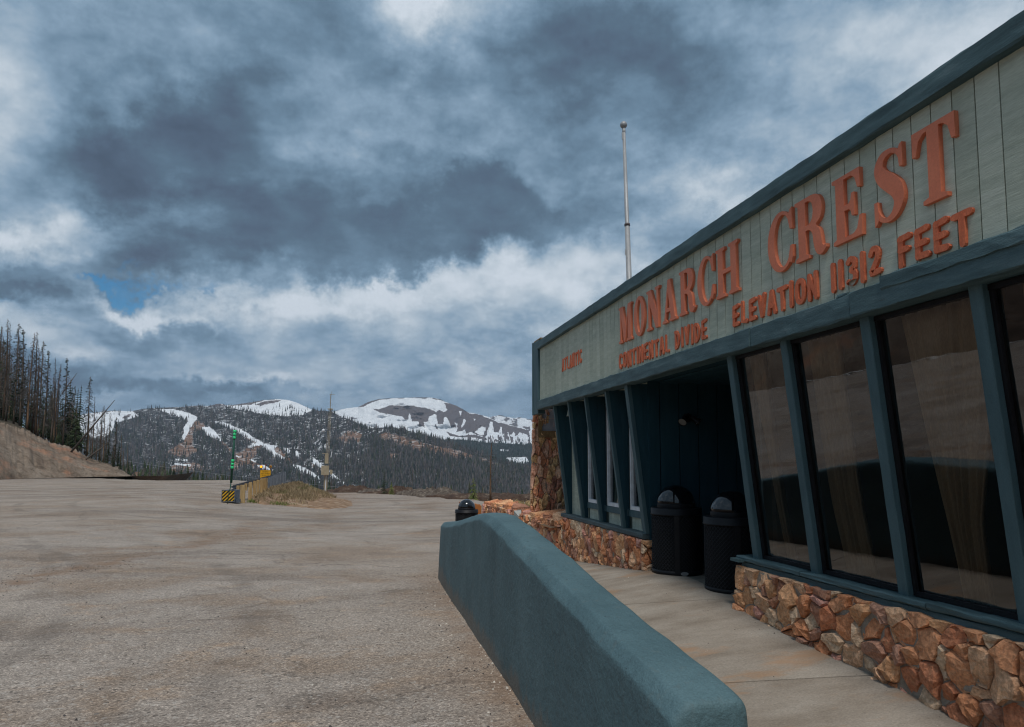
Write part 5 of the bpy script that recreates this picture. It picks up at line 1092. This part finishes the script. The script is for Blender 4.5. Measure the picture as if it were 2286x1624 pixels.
def proto(kind, i):
    if (kind, i) not in protos:
        if kind == 'D': o = dead_tree(12, 100+i, 165, [.12, .2, .15, .3][i % 4], .45, [.10, .125, .09, .11][i % 4], [.04, .12, .3, .0][i % 4], bark=BARKB if i % 3 == 0 else BARKG)
        elif kind == 'P': o = dead_tree(12, 200+i, 80, .3, .3, .07, 0, name='bare_trunk', bark=BARKB if i % 2 else BARKG)
        else: o = live_tree(9, 300+i, [.13, .17, .11][i % 3], 26, .1, full=.9)
        protos[(kind, i)] = [o, False]
    return protos[(kind, i)]
def plant(kind, i, loc, H, label, group=None, lean=(0, 0), fresh=None):
    if fresh: o = fresh; base = 12.0
    else:
        rec = proto(kind, i); base = 9.0 if kind == 'L' else 12.0
        if not rec[1]: o = rec[0]; rec[1] = True
        else: o = copy_tree(rec[0])
    s_ = H/base; o.location = loc; o.scale = (s_*1.05, s_*1.05, s_); o.rotation_euler = (lean[0], lean[1], random.random()*6.28 if not any(lean) else 0)
    tag(o, label, 'tree', group); return o
random.seed(21)
# trees whose tops can be told apart (display-pixel base u, top u, top v, base v, kind)
KEY = [(7, 13, 709, 932, 'D', 0, 'tallest grey dead spruce at the far edge of the bank, tip highest of all'), (14, 20, 718, 935, 'P', 0, None), (30, 33, 719, 945, 'D', 1, None), (44, 45, 732, 950, 'D', 2, None), (60, 63, 740, 958, 'D', 3, None), (72, 80, 738, 962, 'D', 0, 'dead spruce with a kinked tip, last of the tall cluster on the bank'),
       (84, 92, 759, 972, 'D', 1, 'dead spruce whose broken tip bends over to one side'), (80, 84, 771, 968, 'P', 1, None), (96, 111, 780, 978, 'D', 2, 'dead spruce with dark green tufts near its narrow top'), (114, 127, 798, 987, 'P', 0, None), (118, 131, 811, 990, 'D', 3, None), (140, 149, 797, 992, 'D', 2, 'tall sparse dead spruce with spread drooping limbs, standing clear of the crowd'),
       (172, 180, 859, 1004, 'L', 0, 'darkest dense live spruce between the two lone dead ones'), (166, 170, 866, 1002, 'L', 2, 'slim live spruce touching the darkest one'), (192, 198, 840, 1016, 'D', 1, 'lone tall dead spruce with brown trunk and curled drooping limbs'), (205, 214, 884, 1020, 'P', 1, None), (222, 223, 907, 1028, 'D', 3, None), (230, 232, 905, 1031, 'P', 0, None), (240, 247, 920, 1036, 'D', 0, None), (255, 262, 931, 1040, 'D', 2, None), (150, 153, 842, 1000, 'L', 1, None), (135, 136, 880, 995, 'L', 0, None), (240, 243, 965, 1036, 'L', 2, None), (262, 268, 985, 1046, 'L', 1, None), (268, 272, 965, 1046, 'P', 1, None), (283, 286, 990, 1060, 'P', 0, None)]
GRP = 'dead and living spruces crowding the cut bank'
GL = {'D': 'grey dead spruce with drooping twigs in the crowd above the bank', 'P': 'almost branchless dead trunk in the crowd above the bank', 'L': 'dark live spruce half hidden among dead trunks on the bank'}
for ub, ut, vt, vb, kd, i, lb in KEY:
    d = 92+6*random.random(); b_ = at(ub, vb, d); t_ = at(ut, vt, d); H = (t_-b_).length; ln = math.atan2((t_-b_).dot(RT), (t_-b_).z)
    plant(kd, i, b_-Vector((0, 0, .4)), H+.4, lb or GL[kd], GRP if not lb else None, (0, ln*.35+.0001))
for k in range(150):
    u = random.uniform(-60, 285); vb = float(np.interp(u, [-60, 0, 52, 95, 159, 227, 293], [915, 938, 960, 980, 1000, 1032, 1062])); vt = float(np.interp(u, [-60, 0, 60, 100, 150, 200, 290], [700, 728, 760, 800, 850, 895, 985]))+random.uniform(0, 90)
    d = random.uniform(96, 125); kd = random.choice('DDDDDPLLL'); 
    if kd == 'L': vt += 50
    b_ = at(u, vb-4, d); H = (vb-vt)*d/FPX
    if H < 2.5: continue
    plant(kd, random.randint(0, 3 if kd == 'D' else (1 if kd == 'P' else 2)), b_-Vector((0, 0, .3)), H, GL[kd], GRP)
# young firs and brush at the lip
for (u, v, h) in ((116, 1000, 2.6), (126, 1003, 1.8), (4, 955, 1.9), (170, 1067, 1.8), (215, 1052, 1.7), (236, 1036, 2), (252, 1044, 2), (268, 1050, 2), (200, 1030, 2.2), (222, 1036, 2), (150, 998, 2.4), (132, 990, 2.2), (286, 1062, 2.2), (243, 1052, 1.2)):
    b_ = at(u, v, 91); plant('L', random.randint(0, 2), b_, h, 'small dark young fir at the lip of the bank', 'young firs along the lip of the bank'); 
def log(u0, v0, u1, v1, d, r, label, m=BARKG):
    a, b_ = at(u0, v0, d), at(u1, v1, d+3); o = MB().tube([a, a.lerp(b_, .5), b_], [r, r*.8, r*.25], 6).build('fallen_trunk', m, None, True); tag(o, label, 'fallen tree')
log(150, 1020, 256, 894, 88, .13, 'long dead trunk leaning steeply out over the end of the bank')
log(192, 1026, 240, 990, 88, .12, 'short dead trunk leaning low at the foot of the lone dead spruce')
log(138, 880, 172, 833, 95, .08, 'thin leaning pole crossing behind the tall sparse dead spruce')
log(120, 994, 176, 1022, 89, .09, 'grey fallen log lying down the top of the cut bank'); log(128, 1008, 192, 1062, 88.5, .07, 'thin pale log slid down the cut bank')
# small trees by the lot rim
f1 = live_tree(12, 401, .13, 32, .05, None, 'slim_spruce', .75, .5); plant('x', 0, at(857, 1103, 58), 1.9, 'slim dark little spruce at the lot rim, left of its shorter neighbour', fresh=f1)
f2 = live_tree(12, 402, .26, 24, .04, NEEDY, 'small_spruce', .95, .8); plant('x', 0, at(874, 1105, 57), 1.15, 'short bushy green spruce beside the slim one at the lot rim', fresh=f2)
f3 = live_tree(12, 403, .28, 26, .04, NEEDY, 'small_spruce', .8, .75); plant('x', 0, at(1057, 1114, 44), 1.36, 'yellow-green lone fir at the lot rim behind the black bin dome', fresh=f3)
f4 = dead_tree(12, 404, 46, .03, .05, .09, 0, name='dead_snag', bark=BARKB); plant('x', 0, at(1094.5, 1116, 44), 4.15, 'tall bare dead snag with a few curled low branches beside the lone fir', fresh=f4); f4.scale = (.62, .62, f4.scale[2])
f5 = dead_tree(12, 405, 30, .1, .1, .10, 0, name='dead_snag'); plant('x', 0, at(920, 1104, 120), 4.6, 'faint thin dead snag rising beyond the middle soil heap', fresh=f5)
# ================================================================ MOUNTAINS
def c2(p): return (416.7+p[0]*.2016, 833.3+p[1]*.2016)
def c3(p): return (714.3+p[0]*.2343, 833.3+p[1]*.2343)
def c1(p): return (p[0]*.2932, 684.5+p[1]*.2932)
def inpoly(px, py, poly):
    r = np.zeros(px.shape, bool); n = len(poly); j = n-1
    for i in range(n):
        xi, yi = poly[i]; xj, yj = poly[j]
        c = ((yi > py) != (yj > py)) & (px < (xj-xi)*(py-yi)/(yj-yi+1e-12)+xi); r ^= c; j = i
    return r
def wob(u, v, a=2.2, s_=.16): return u+(vnoise(u*s_, v*s_, 3)-.5)*2*a, v+(vnoise(u*s_+50, v*s_+9, 3)-.5)*2*a
def union(u, v, polys, a=2.2):
    uu, vv = wob(u, v, a); m_ = np.zeros(u.shape, bool)
    for p in polys: m_ |= inpoly(uu, vv, p)
    return m_
SNOWN = [[c2(p) for p in q_] for q_ in [
 [(310, 530), (420, 550), (640, 640), (740, 710), (860, 785), (1010, 800), (960, 850), (1010, 890), (1095, 940), (1080, 965), (960, 920), (880, 880), (840, 800), (720, 740), (600, 672), (420, 592), (330, 562)],
 [(180, 600), (250, 590), (300, 650), (360, 700), (388, 750), (330, 742), (230, 692), (170, 622)], [(0, 430), (80, 470), (130, 500), (90, 530), (20, 530), (0, 560)],
 [(690, 815), (740, 778), (812, 790), (800, 808), (740, 803), (700, 828)], [(410, 800), (470, 870), (520, 900), (605, 930), (560, 934), (480, 890), (430, 842)],
 [(780, 1022), (860, 1015), (920, 1055), (995, 1100), (900, 1085), (800, 1042)], [(690, 955), (720, 955), (780, 985), (760, 990)],
 [(1160, 1000), (1300, 1045), (1400, 1105), (1500, 1180), (1440, 1165), (1300, 1105), (1200, 1052)], [(1070, 820), (1150, 850), (1140, 880), (1075, 860)], [(1200, 860), (1240, 870), (1240, 960), (1200, 960)],
 [(1370, 915), (1440, 960), (1520, 1030), (1640, 1128), (1700, 1185), (1800, 1235), (1910, 1262), (1760, 1240), (1640, 1195), (1560, 1115), (1480, 1045), (1400, 1005)], [(1300, 1010), (1400, 1015), (1395, 1030), (1310, 1028)], [(1370, 1040), (1470, 1055), (1460, 1068), (1370, 1055)]]] + \
 [[c1(p) for p in q_] for q_ in [[(1410, 900), (1440, 868), (1492, 858), (1430, 960), (1400, 1022), (1372, 1022), (1400, 950), (1378, 975)], [(1215, 778), (1350, 786), (1420, 808), (1482, 850), (1430, 872), (1340, 832), (1240, 800)],
 [(1540, 920), (1600, 918), (1645, 960), (1688, 1027), (1620, 1012), (1560, 962)], [(1655, 878), (1750, 898), (1850, 948), (2035, 1058), (2035, 1078), (1900, 1012), (1760, 932)], [(1330, 1193), (1450, 1203), (1450, 1218), (1330, 1207)], [(1330, 1160), (1430, 1165), (1430, 1180), (1340, 1172)], [(1880, 1070), (1950, 1038), (1985, 1050), (1900, 1080)]]]
ALP = [[c2(p) for p in [(380, 345), (560, 345), (760, 320), (900, 292), (1010, 285), (1130, 292), (1230, 328), (1300, 360), (1400, 402), (1330, 440), (1270, 462), (1180, 470), (1100, 480), (1010, 470), (930, 462), (840, 455), (720, 430), (600, 405), (480, 385)]],
       [c1(p) for p in [(560, 790), (860, 780), (1000, 792), (1050, 830), (980, 862), (880, 885), (850, 960), (780, 1010), (600, 980)]]]
ALPROCK = [[c2(p) for p in q_] for q_ in [[(480, 362), (600, 330), (740, 305), (860, 285), (1020, 280), (960, 292), (860, 300), (780, 330), (700, 350), (560, 362), (480, 372)], [(765, 352), (830, 322), (900, 305), (1000, 297), (1042, 305), (1010, 322), (900, 345), (820, 362)]]] + [[c1(p) for p in q_] for q_ in [[(560, 800), (700, 805), (850, 782), (920, 780), (900, 798), (800, 805), (700, 815)], [(930, 850), (960, 828), (1000, 818), (985, 840), (950, 858)]]]
BROWNN = [[c2(p) for p in q_] for q_ in [[(0, 540), (140, 535), (195, 600), (120, 625), (60, 660), (60, 800), (125, 870), (60, 900), (0, 905)], [(640, 840), (720, 800), (835, 800), (800, 862), (740, 930), (700, 1000), (600, 1045), (500, 1095), (400, 1130), (470, 1060), (540, 980), (520, 900), (600, 880)],
 [(540, 620), (600, 650), (740, 745), (860, 800), (830, 805), (700, 750), (560, 640)], [(970, 850), (1010, 815), (1060, 870), (1180, 985), (1150, 1010), (1060, 950), (1000, 890)], [(1650, 740), (1780, 650), (1850, 640), (1960, 690), (1900, 775), (1760, 785)],
 [(1380, 1000), (1500, 1060), (1640, 1150), (1760, 1240), (1600, 1180), (1480, 1110), (1380, 1040)], [(700, 960), (900, 1050), (1000, 1110), (850, 1100), (700, 1040)], [(380, 740), (500, 860), (560, 890), (440, 830)]]] + \
 [[c3(p) for p in q_] for q_ in [[(530, 610), (620, 568), (760, 600), (900, 640), (1100, 690), (1300, 735), (1500, 800), (1400, 832), (1200, 800), (1000, 745), (880, 745), (760, 705), (600, 655)], [(640, 770), (740, 760), (800, 800), (700, 830)], [(1500, 790), (1700, 870), (1680, 910), (1560, 870)]]] + \
 [[c1(p) for p in q_] for q_ in [[(1440, 878), (1555, 888), (1560, 930), (1470, 960), (1440, 1040), (1455, 1120), (1400, 1155), (1260, 1112), (1380, 1040), (1420, 960)], [(1690, 1030), (1760, 1090), (1830, 1140), (1760, 1120), (1690, 1060)], [(1290, 1215), (1480, 1190), (1600, 1230), (1500, 1262), (1300, 1262)]]]
ROCKF = [[c3(p) for p in q_] for q_ in [[(500, 345), (560, 346), (640, 322), (660, 310), (880, 312), (1000, 330), (1060, 352), (1100, 372), (1140, 352), (1180, 375), (1210, 350), (1200, 322), (1183, 283), (1240, 288), (1310, 305), (1430, 388), (1500, 390), (1600, 428), (1700, 470), (1760, 488), (1990, 540), (2005, 640), (1975, 590), (1900, 562), (1882, 600), (1850, 560), (1820, 590), (1790, 560), (1775, 640), (1755, 640), (1760, 560), (1720, 500), (1700, 570), (1660, 560), (1640, 470), (1620, 460), (1600, 560), (1580, 610), (1480, 585), (1440, 560), (1390, 580), (1380, 540), (1300, 565), (1310, 520), (1250, 520), (1240, 480), (1200, 410), (1180, 430), (1172, 488), (1120, 480), (1112, 392), (1085, 390), (1040, 415), (1030, 465), (985, 470), (1000, 520), (940, 498), (950, 468), (878, 460), (866, 400), (850, 385), (842, 442), (800, 440), (790, 415), (700, 402), (650, 392), (560, 372)],
 [(1200, 558), (1240, 572), (1330, 600), (1470, 585), (1590, 625), (1590, 642), (1460, 612), (1330, 612), (1240, 600)], [(1095, 488), (1110, 490), (1130, 540), (1110, 535)], [(1810, 600), (1840, 610), (1835, 672), (1815, 665)], [(1660, 630), (1720, 650), (1680, 655)], [(290, 420), (370, 430), (300, 445)],
 [(360, 322), (460, 272), (560, 243), (700, 233), (900, 226), (1060, 232), (1000, 246), (900, 236), (700, 240), (560, 258), (470, 290), (400, 325)], [(1065, 234), (1150, 250), (1190, 272), (1150, 258), (1080, 246)]]]
SNOWINF = [[c3(p) for p in q_] for q_ in [[(1370, 440), (1388, 445), (1385, 470), (1352, 520), (1345, 500)], [(1320, 362), (1352, 362), (1342, 412)], [(1540, 508), (1595, 520), (1600, 565), (1560, 602), (1475, 568)], [(1465, 435), (1480, 440), (1470, 455)], [(1280, 470), (1310, 480), (1300, 520)], [(1100, 352), (1118, 358), (1100, 366)]]]
def table(pts): pts = sorted(pts); return [p[0] for p in pts], [p[1] for p in pts]
crestN = table([(60, 960), (150, 935), (199, 922.6), (252, 917), (293, 918.5), (322, 913), (366, 910), (420, 909), (480, 908), (523, 904), (558, 899), (590, 893.5), (618, 891.5), (642, 893), (665, 900), (695, 914.5), (707, 917), (719, 917), (739, 919), (759, 929), (790, 941), (815, 954), (833, 956), (855, 955), (878, 954), (925, 965.5), (972, 980), (1019, 996), (1066, 1012), (1113, 1031), (1152, 1040), (1181, 1045), (1300, 1080), (1420, 1110)])
crestD = table([(60, 3600), (300, 3600), (620, 3900), (740, 3300), (830, 2700), (1000, 2300), (1181, 2000), (1420, 1800)])
crestF = table([(640, 950), (700, 928), (745, 918), (773, 912), (799, 909), (822, 898), (845, 891.5), (878, 889), (937, 887.5), (963, 888), (984, 892), (995, 898), (1019, 906), (1047, 922), (1061, 923.5), (1089, 931), (1113, 943), (1150, 952), (1190, 965), (1260, 985), (1400, 1020)])
crestL = table([(380, 925), (405, 912), (417, 908), (441, 905.5), (455, 907), (469, 906), (485, 902), (497, 902), (507, 905.5), (525, 906), (560, 915)])
crestR = table([(1060, 940), (1089, 933), (1100, 930), (1115, 927), (1128, 930), (1148, 934), (1160, 932), (1181, 936), (1250, 932), (1330, 945), (1450, 950)])
crestM = table([(900, 1010), (960, 990), (1000, 980), (1028, 982), (1060, 985), (1089, 989), (1130, 991), (1178, 993), (1260, 985), (1400, 990)])
def layer(name, u0, u1, nu, nv, crest, dtop, dfoot, vfoot, m, masks, relief=70, pw=1.25, rsc=.03, fn_bumps=0.0):
    u = np.linspace(u0, u1, nu); vt = np.interp(u, *crest); vt = vt+(vnoise(u*.35, u*0, 3)-.5)*fn_bumps; dt = np.interp(u, *dtop) if isinstance(dtop, tuple) else np.full(nu, float(dtop))
    t_ = np.linspace(0, 1, nv)[:, None]; V = vfoot+(vt[None]-vfoot)*t_; D_ = dfoot+(dt[None]-dfoot)*t_**pw
    U = np.broadcast_to(u[None], V.shape); D_ = D_+(vnoise(U*rsc, V*rsc*1.6, 5)-.5)*2*relief*np.sin(np.pi*np.clip(t_, 0, 1))**.5*(D_/3000)*2
    fw, rt, up = [np.array(v) for v in (FW, RT, UP)]
    P_ = np.array(EYE)+(fw[None, None]+rt*((U-1143)/FPX)[..., None]-up*((V-CY)/FPX)[..., None])*D_[..., None]
    back = P_[-1].copy(); dirv = back/np.linalg.norm(back, axis=1)[:, None]; back = back+dirv*500; back[:, 2] -= 420
    Pall = np.concatenate([P_.reshape(-1, 3), back]); at_ = masks(U.ravel(), V.ravel()); at_ = {k: np.concatenate([a.astype(float), a.reshape(nv, nu)[-1].astype(float)]) for k, a in at_.items()}
    o = np_mesh(name, Pall, grid_faces(nu, nv+1), m, smooth=True, attrs=at_); o['kind'] = 'structure'; return P_, U, V
# ground cover material: attributes snow, rock, brown pick the cover; noise breaks their edges
def cover(name, patchy):
    m = bpy.data.materials.new(name); m.use_nodes = True; nt = m.node_tree; nt.nodes.clear(); t = NT(nt); P = t.n('ShaderNodeNewGeometry').outputs['Position']
    A = lambda n_: t.n('ShaderNodeAttribute', attribute_name=n_).outputs['Fac']
    n1 = t.noise(P, .012, 6, .65); n2 = t.noise(P, .05, 5, .7); n3 = t.noise(t.vm('MULTIPLY', P, (1, 1, .35)), .033, 6, .75)
    brown = t.ramp(n2, [(.3, (.11, .066, .045)), (.55, (.17, .10, .068)), (.75, (.22, .145, .105))]); rock = t.ramp(n2, [(.3, (.07, .06, .062)), (.6, (.12, .10, .10)), (.8, (.18, .155, .15))])
    floor_ = t.ramp(n3, [(.3, (.022, .024, .026)), (.6, (.05, .048, .048)), (.8, (.10, .085, .075))])
    c = t.mix(t.sm(t.m('MULTIPLY_ADD', t.m('SUBTRACT', n2, .5), .9, A('brown')), .4, .6), floor_, brown); c = t.mix(t.sm(t.m('MULTIPLY_ADD', t.m('SUBTRACT', n2, .5), .5, A('rock')), .42, .58), c, rock)
    fl = t.m('MULTIPLY', t.sm(n3, patchy, patchy+.05), A('patch')); s_ = t.m('MAXIMUM', fl, t.sm(t.m('MULTIPLY_ADD', t.m('SUBTRACT', n2, .5), .55, A('snow')), .44, .56))
    sc_ = t.ramp(n1, [(.3, (.55, .57, .60)), (.7, (.74, .755, .77))]); c = t.mix(s_, c, sc_)
    b = t.n('ShaderNodeBsdfPrincipled', i_0=c, i_Roughness=.9); b.inputs['Specular IOR Level'].default_value = .1
    bp = t.n('ShaderNodeBump', i_Strength=.5, i_Distance=3.0, i_Height=n2); t.put(b, 'Normal', bp.outputs[0]); t.n('ShaderNodeOutputMaterial', i_0=b.outputs[0]); return m
COVN = cover('ski_hill_cover', .525)
def masksN(u, v):
    sn = union(u, v, SNOWN, 1.6) | union(u, v, ALP, 1.5); rk = union(u, v, ALPROCK, 1.2); br = union(u, v, BROWNN, 2.5); sn &= ~rk
    patch = np.clip(.35+1.1*(vnoise(u*.02, v*.02, 3)-.3), 0, 1)*np.where((u > 820) & (v > 985), .4, 1.0); patch = np.where(br, .35, patch)
    return {'snow': sn, 'rock': rk & ~sn, 'brown': br & ~sn, 'patch': patch}
PN, UN, VN = layer('ski_hill', 60, 1420, 900, 190, crestN, crestD, 800, 1190, COVN, masksN, 80, 1.3, fn_bumps=1.0)
def masksF(u, v):
    rk = union(u, v, ROCKF, 1.8) & ~union(u, v, SNOWINF, 1.5); z0 = u*0.
    streak = (v > 955) & (vnoise(u*.22, v*.05, 3) > .62); return {'snow': ~rk & ~(streak & (u > 1040)), 'rock': rk | (streak & (u > 1040)), 'brown': z0, 'patch': z0}
PF, UF, VF = layer('snowy_peak', 640, 1400, 620, 130, crestF, 6800, 4900, 1030, cover('snowy_peak_cover', .9), masksF, 60, 1.0, fn_bumps=.8)
def masksL(u, v):
    s_ = vnoise(u*.14, v*.3, 3) > .63; return {'snow': s_, 'rock': ~s_, 'brown': u*0, 'patch': u*0}
layer('far_brown_ridge', 380, 560, 140, 24, crestL, 6200, 5600, 950, bpy.data.materials['snowy_peak_cover'], masksL, 40, fn_bumps=.5)
def masksR(u, v):
    s_ = (vnoise(u*.10+3, v*.22, 4) > .42); return {'snow': s_, 'rock': ~s_, 'brown': u*0, 'patch': u*0}
layer('distant_snow_ridge', 1060, 1450, 240, 40, crestR, 9500, 8600, 975, bpy.data.materials['snowy_peak_cover'], masksR, 60, fn_bumps=1.4)
def masksM(u, v):
    s_ = inpoly(*wob(u, v, 1.8), [c3(p) for p in [(1760, 810), (1860, 800), (1960, 800), (2000, 850), (1900, 868), (1790, 840)]]) | (inpoly(*wob(u, v, 2), [c3(p) for p in [(1700, 730), (1800, 725), (1790, 740), (1720, 745)]]))
    return {'snow': s_, 'rock': u*0, 'brown': u*0, 'patch': np.clip((vnoise(u*.05, v*.1, 3)-.45)*2, 0, .6)}
PM, UM, VM = layer('forested_slope', 900, 1400, 320, 60, crestM, 4300, 3000, 1060, bpy.data.materials['snowy_peak_cover'], masksM, 50, fn_bumps=1.2)
# valley floor reaching the horizon
vf = MB().lathe([(0.0, -260), (400, -240), (2500, -255), (30000, -260)][::-1], 64).build('valley_floor', mat('valley_ground', [(.3, (.03, .035, .03)), (.7, (.08, .07, .055))], scale=.004, bump=0, rough=1), None, True); vf['kind'] = 'structure'
# hill shoulder carrying the lot down to the valley
ang = np.linspace(0, 2*np.pi, 97); rad_ = [70, 90, 130, 220, 420]; zz_ = [-1.6, -9, -32, -95, -250]; V_ = []
for r_, z_ in zip(rad_, zz_):
    rr_ = r_*(1+.15*(vnoise(np.cos(ang)*2+4, np.sin(ang)*2+4, 3)-.5)); x = np.cos(ang)*rr_; y = np.sin(ang)*rr_
    off = np.where(y < 40, 95, 0)*np.clip((40-y)/60, 0, 1); V_.append(np.stack([x*(1+off/90), y-off, z_+0*x-np.where(y > 0, 1.5, 0)], 1))
c_ = np.concatenate([np.stack([np.cos(ang)*3, 0*ang+10, 0*ang-3.4], 1)]+V_); 
hs = np_mesh('hill_shoulder', c_, grid_faces(97, 6), mat('shoulder_soil', [(.3, (.05, .05, .03)), (.7, (.16, .11, .08))], scale=.05, bump=.3, rough=1), smooth=True); hs['kind'] = 'structure'
# ---- conifers on the slopes
def forest(name, P_, U, V, n, dens, hgt, mcols, seed, wid=.17, sides=4, bend=.0):
    rg = np.random.RandomState(seed); nv, nu = U.shape; gi = rg.randint(0, nv-1, n*3); gj = rg.randint(0, nu-1, n*3)
    # even out picture density against slope distance
    a = rg.rand(n*3, 1); b_ = rg.rand(n*3, 1); p = P_[gi, gj]*(1-a)*(1-b_)+P_[gi+1, gj]*a*(1-b_)+P_[gi, gj+1]*(1-a)*b_+P_[gi+1, gj+1]*a*b_
    k = rg.rand(n*3) < dens(U[gi, gj], V[gi, gj]); p = p[k][:n]; uu = U[gi, gj][k][:n]; vv = V[gi, gj][k][:n]; n = len(p)
    h = (hgt(uu, vv) if callable(hgt) else hgt)*(.45+.85*rg.rand(n)); w_ = h*wid*(.6+.8*rg.rand(n)); an = rg.rand(n)*6.28; vs = np.zeros((n, sides*2+2, 3)); ls = []
    for k_ in range(sides):
        t1 = an+6.283*k_/sides; vs[:, k_] = p+np.stack([np.cos(t1)*w_, np.sin(t1)*w_, h*.08], 1); vs[:, sides+k_] = p+np.stack([np.cos(t1+.7)*w_*.55, np.sin(t1+.7)*w_*.55, h*.50], 1)
    vs[:, 2*sides] = p+np.stack([0*h, 0*h, h*.68], 1); vs[:, 2*sides+1] = p+np.stack([w_*0, w_*0, h], 1); F_ = []
    for k_ in range(sides): F_ += [(k_, (k_+1) % sides, 2*sides), (sides+k_, sides+(k_+1) % sides, 2*sides+1)]
    F_ = (np.array(F_)[None]+np.arange(n)[:, None, None]*(2*sides+2)).reshape(-1, 3); c = np.array(mcols)[rg.randint(0, len(mcols), n)]*(.6+.8*rg.rand(n, 1)); c = np.repeat(np.concatenate([c, np.ones((n, 1))], 1), 2*sides+2, 0)
    o = np_mesh(name, vs.reshape(-1, 3), F_, mat('conifer_mass', [(0, (1, 1, 1)), (1, (1, 1, 1))], bump=0, rough=.95, fine=0, attr='col', spec=.1), colors=c); o['kind'] = 'stuff'; return o
NC = [(.024, .034, .034), (.038, .044, .045), (.052, .053, .06), (.066, .063, .068), (.03, .040, .028), (.085, .076, .074)]
def densN(u, v):
    clear = union(u, v, SNOWN, 1.3)*.985; alp = union(u, v, ALP, 2)*(.96-.12*np.clip((v-905)/15, 0, 1)); br = union(u, v, BROWNN, 2)*.86; d = (1-clear)*(1-alp)*(1-br); cl = np.clip((vnoise(u*.09, v*.09, 3)-.33)*4, .18, 1); d = np.where((u > 820) & (v > 975), np.maximum(cl, .7)*d, d*cl); d *= np.where(v < np.interp(u, *crestN)+2, .5, 1); return d*.97
forest('ski_hill_forest', PN, UN, VN, 50000, densN, lambda u, v: np.interp(v, [920, 1000, 1100, 1190], [20, 20, 16, 12]), NC, 1, .125)
forest('slope_forest', PM, UM, VM, 13000, lambda u, v: 1-.9*masksM(u, v)['snow'], 15, [(.018, .03, .03), (.03, .045, .042), (.025, .035, .03)], 2, .2)
def densF(u, v): return np.where(v > np.interp(u, [735, 833, 1000, 1200], [945, 960, 978, 985]), .25, np.where((v > 960) & (u > 1000), .02, .0))
forest('treeline_forest', PF, UF, VF, 3000, densF, 22, [(.025, .035, .035)], 3, .2)
# nearer valley-side forest below the lot rim
def masks0(u, v): return {'snow': u*0, 'rock': u*0, 'brown': vnoise(u*.05, v*.1, 2) > .6, 'patch': u*0+.3}
PV, UV_, VV_ = layer('valley_side', 40, 1500, 260, 40, table([(40, 1050), (290, 1052), (420, 1068), (520, 1080), (700, 1092), (900, 1102), (1200, 1108), (1500, 1112)]), 700, 180, 1330, bpy.data.materials['snowy_peak_cover'], masks0, 15)
forest('valley_side_forest', PV, UV_, VV_, 5200, lambda u, v: np.where(u < 520, .9, .16), lambda u, v: np.interp(v, [1050, 1150, 1330], [13, 10, 8]), [(.022, .034, .016), (.035, .048, .02), (.05, .05, .03), (.06, .05, .045)], 4, .13, 5)
# overhead line strung across the valley
ln = MB(); a = at(280, 1029, 330); b_ = at(900, 1102, 110); pts = []
for k in range(31): f_ = k/30; p = a.lerp(b_, f_); p.z -= 6*4*f_*(1-f_)*.12; pts.append(p)
ln.tube(pts, [.055-.035*k/30 for k in range(31)], 4, False); tag(ln.build('power_line', flat('cable_grey', (.24, .24, .25), .6)), 'thin pale overhead cable slanting across the valley below the ski hill', 'cable')
# ================================================================ HAZE
HAZE = True
if HAZE:
    hz = MB().box(-7500, 7500, -2500, 11500, -270, 720).build('haze', bpy.data.materials.new('air')); m = hz.data.materials[0]; m.use_nodes = True; m.node_tree.nodes.clear(); t = NT(m.node_tree)
    vv = t.n('ShaderNodeVolumePrincipled'); vv.inputs['Color'].default_value = (.72, .84, 1, 1); vv.inputs['Density'].default_value = 4.6e-5; vv.inputs['Anisotropy'].default_value = 0.2
    t.n('ShaderNodeOutputMaterial', i_Volume=vv.outputs[0]); hz['kind'] = 'stuff'
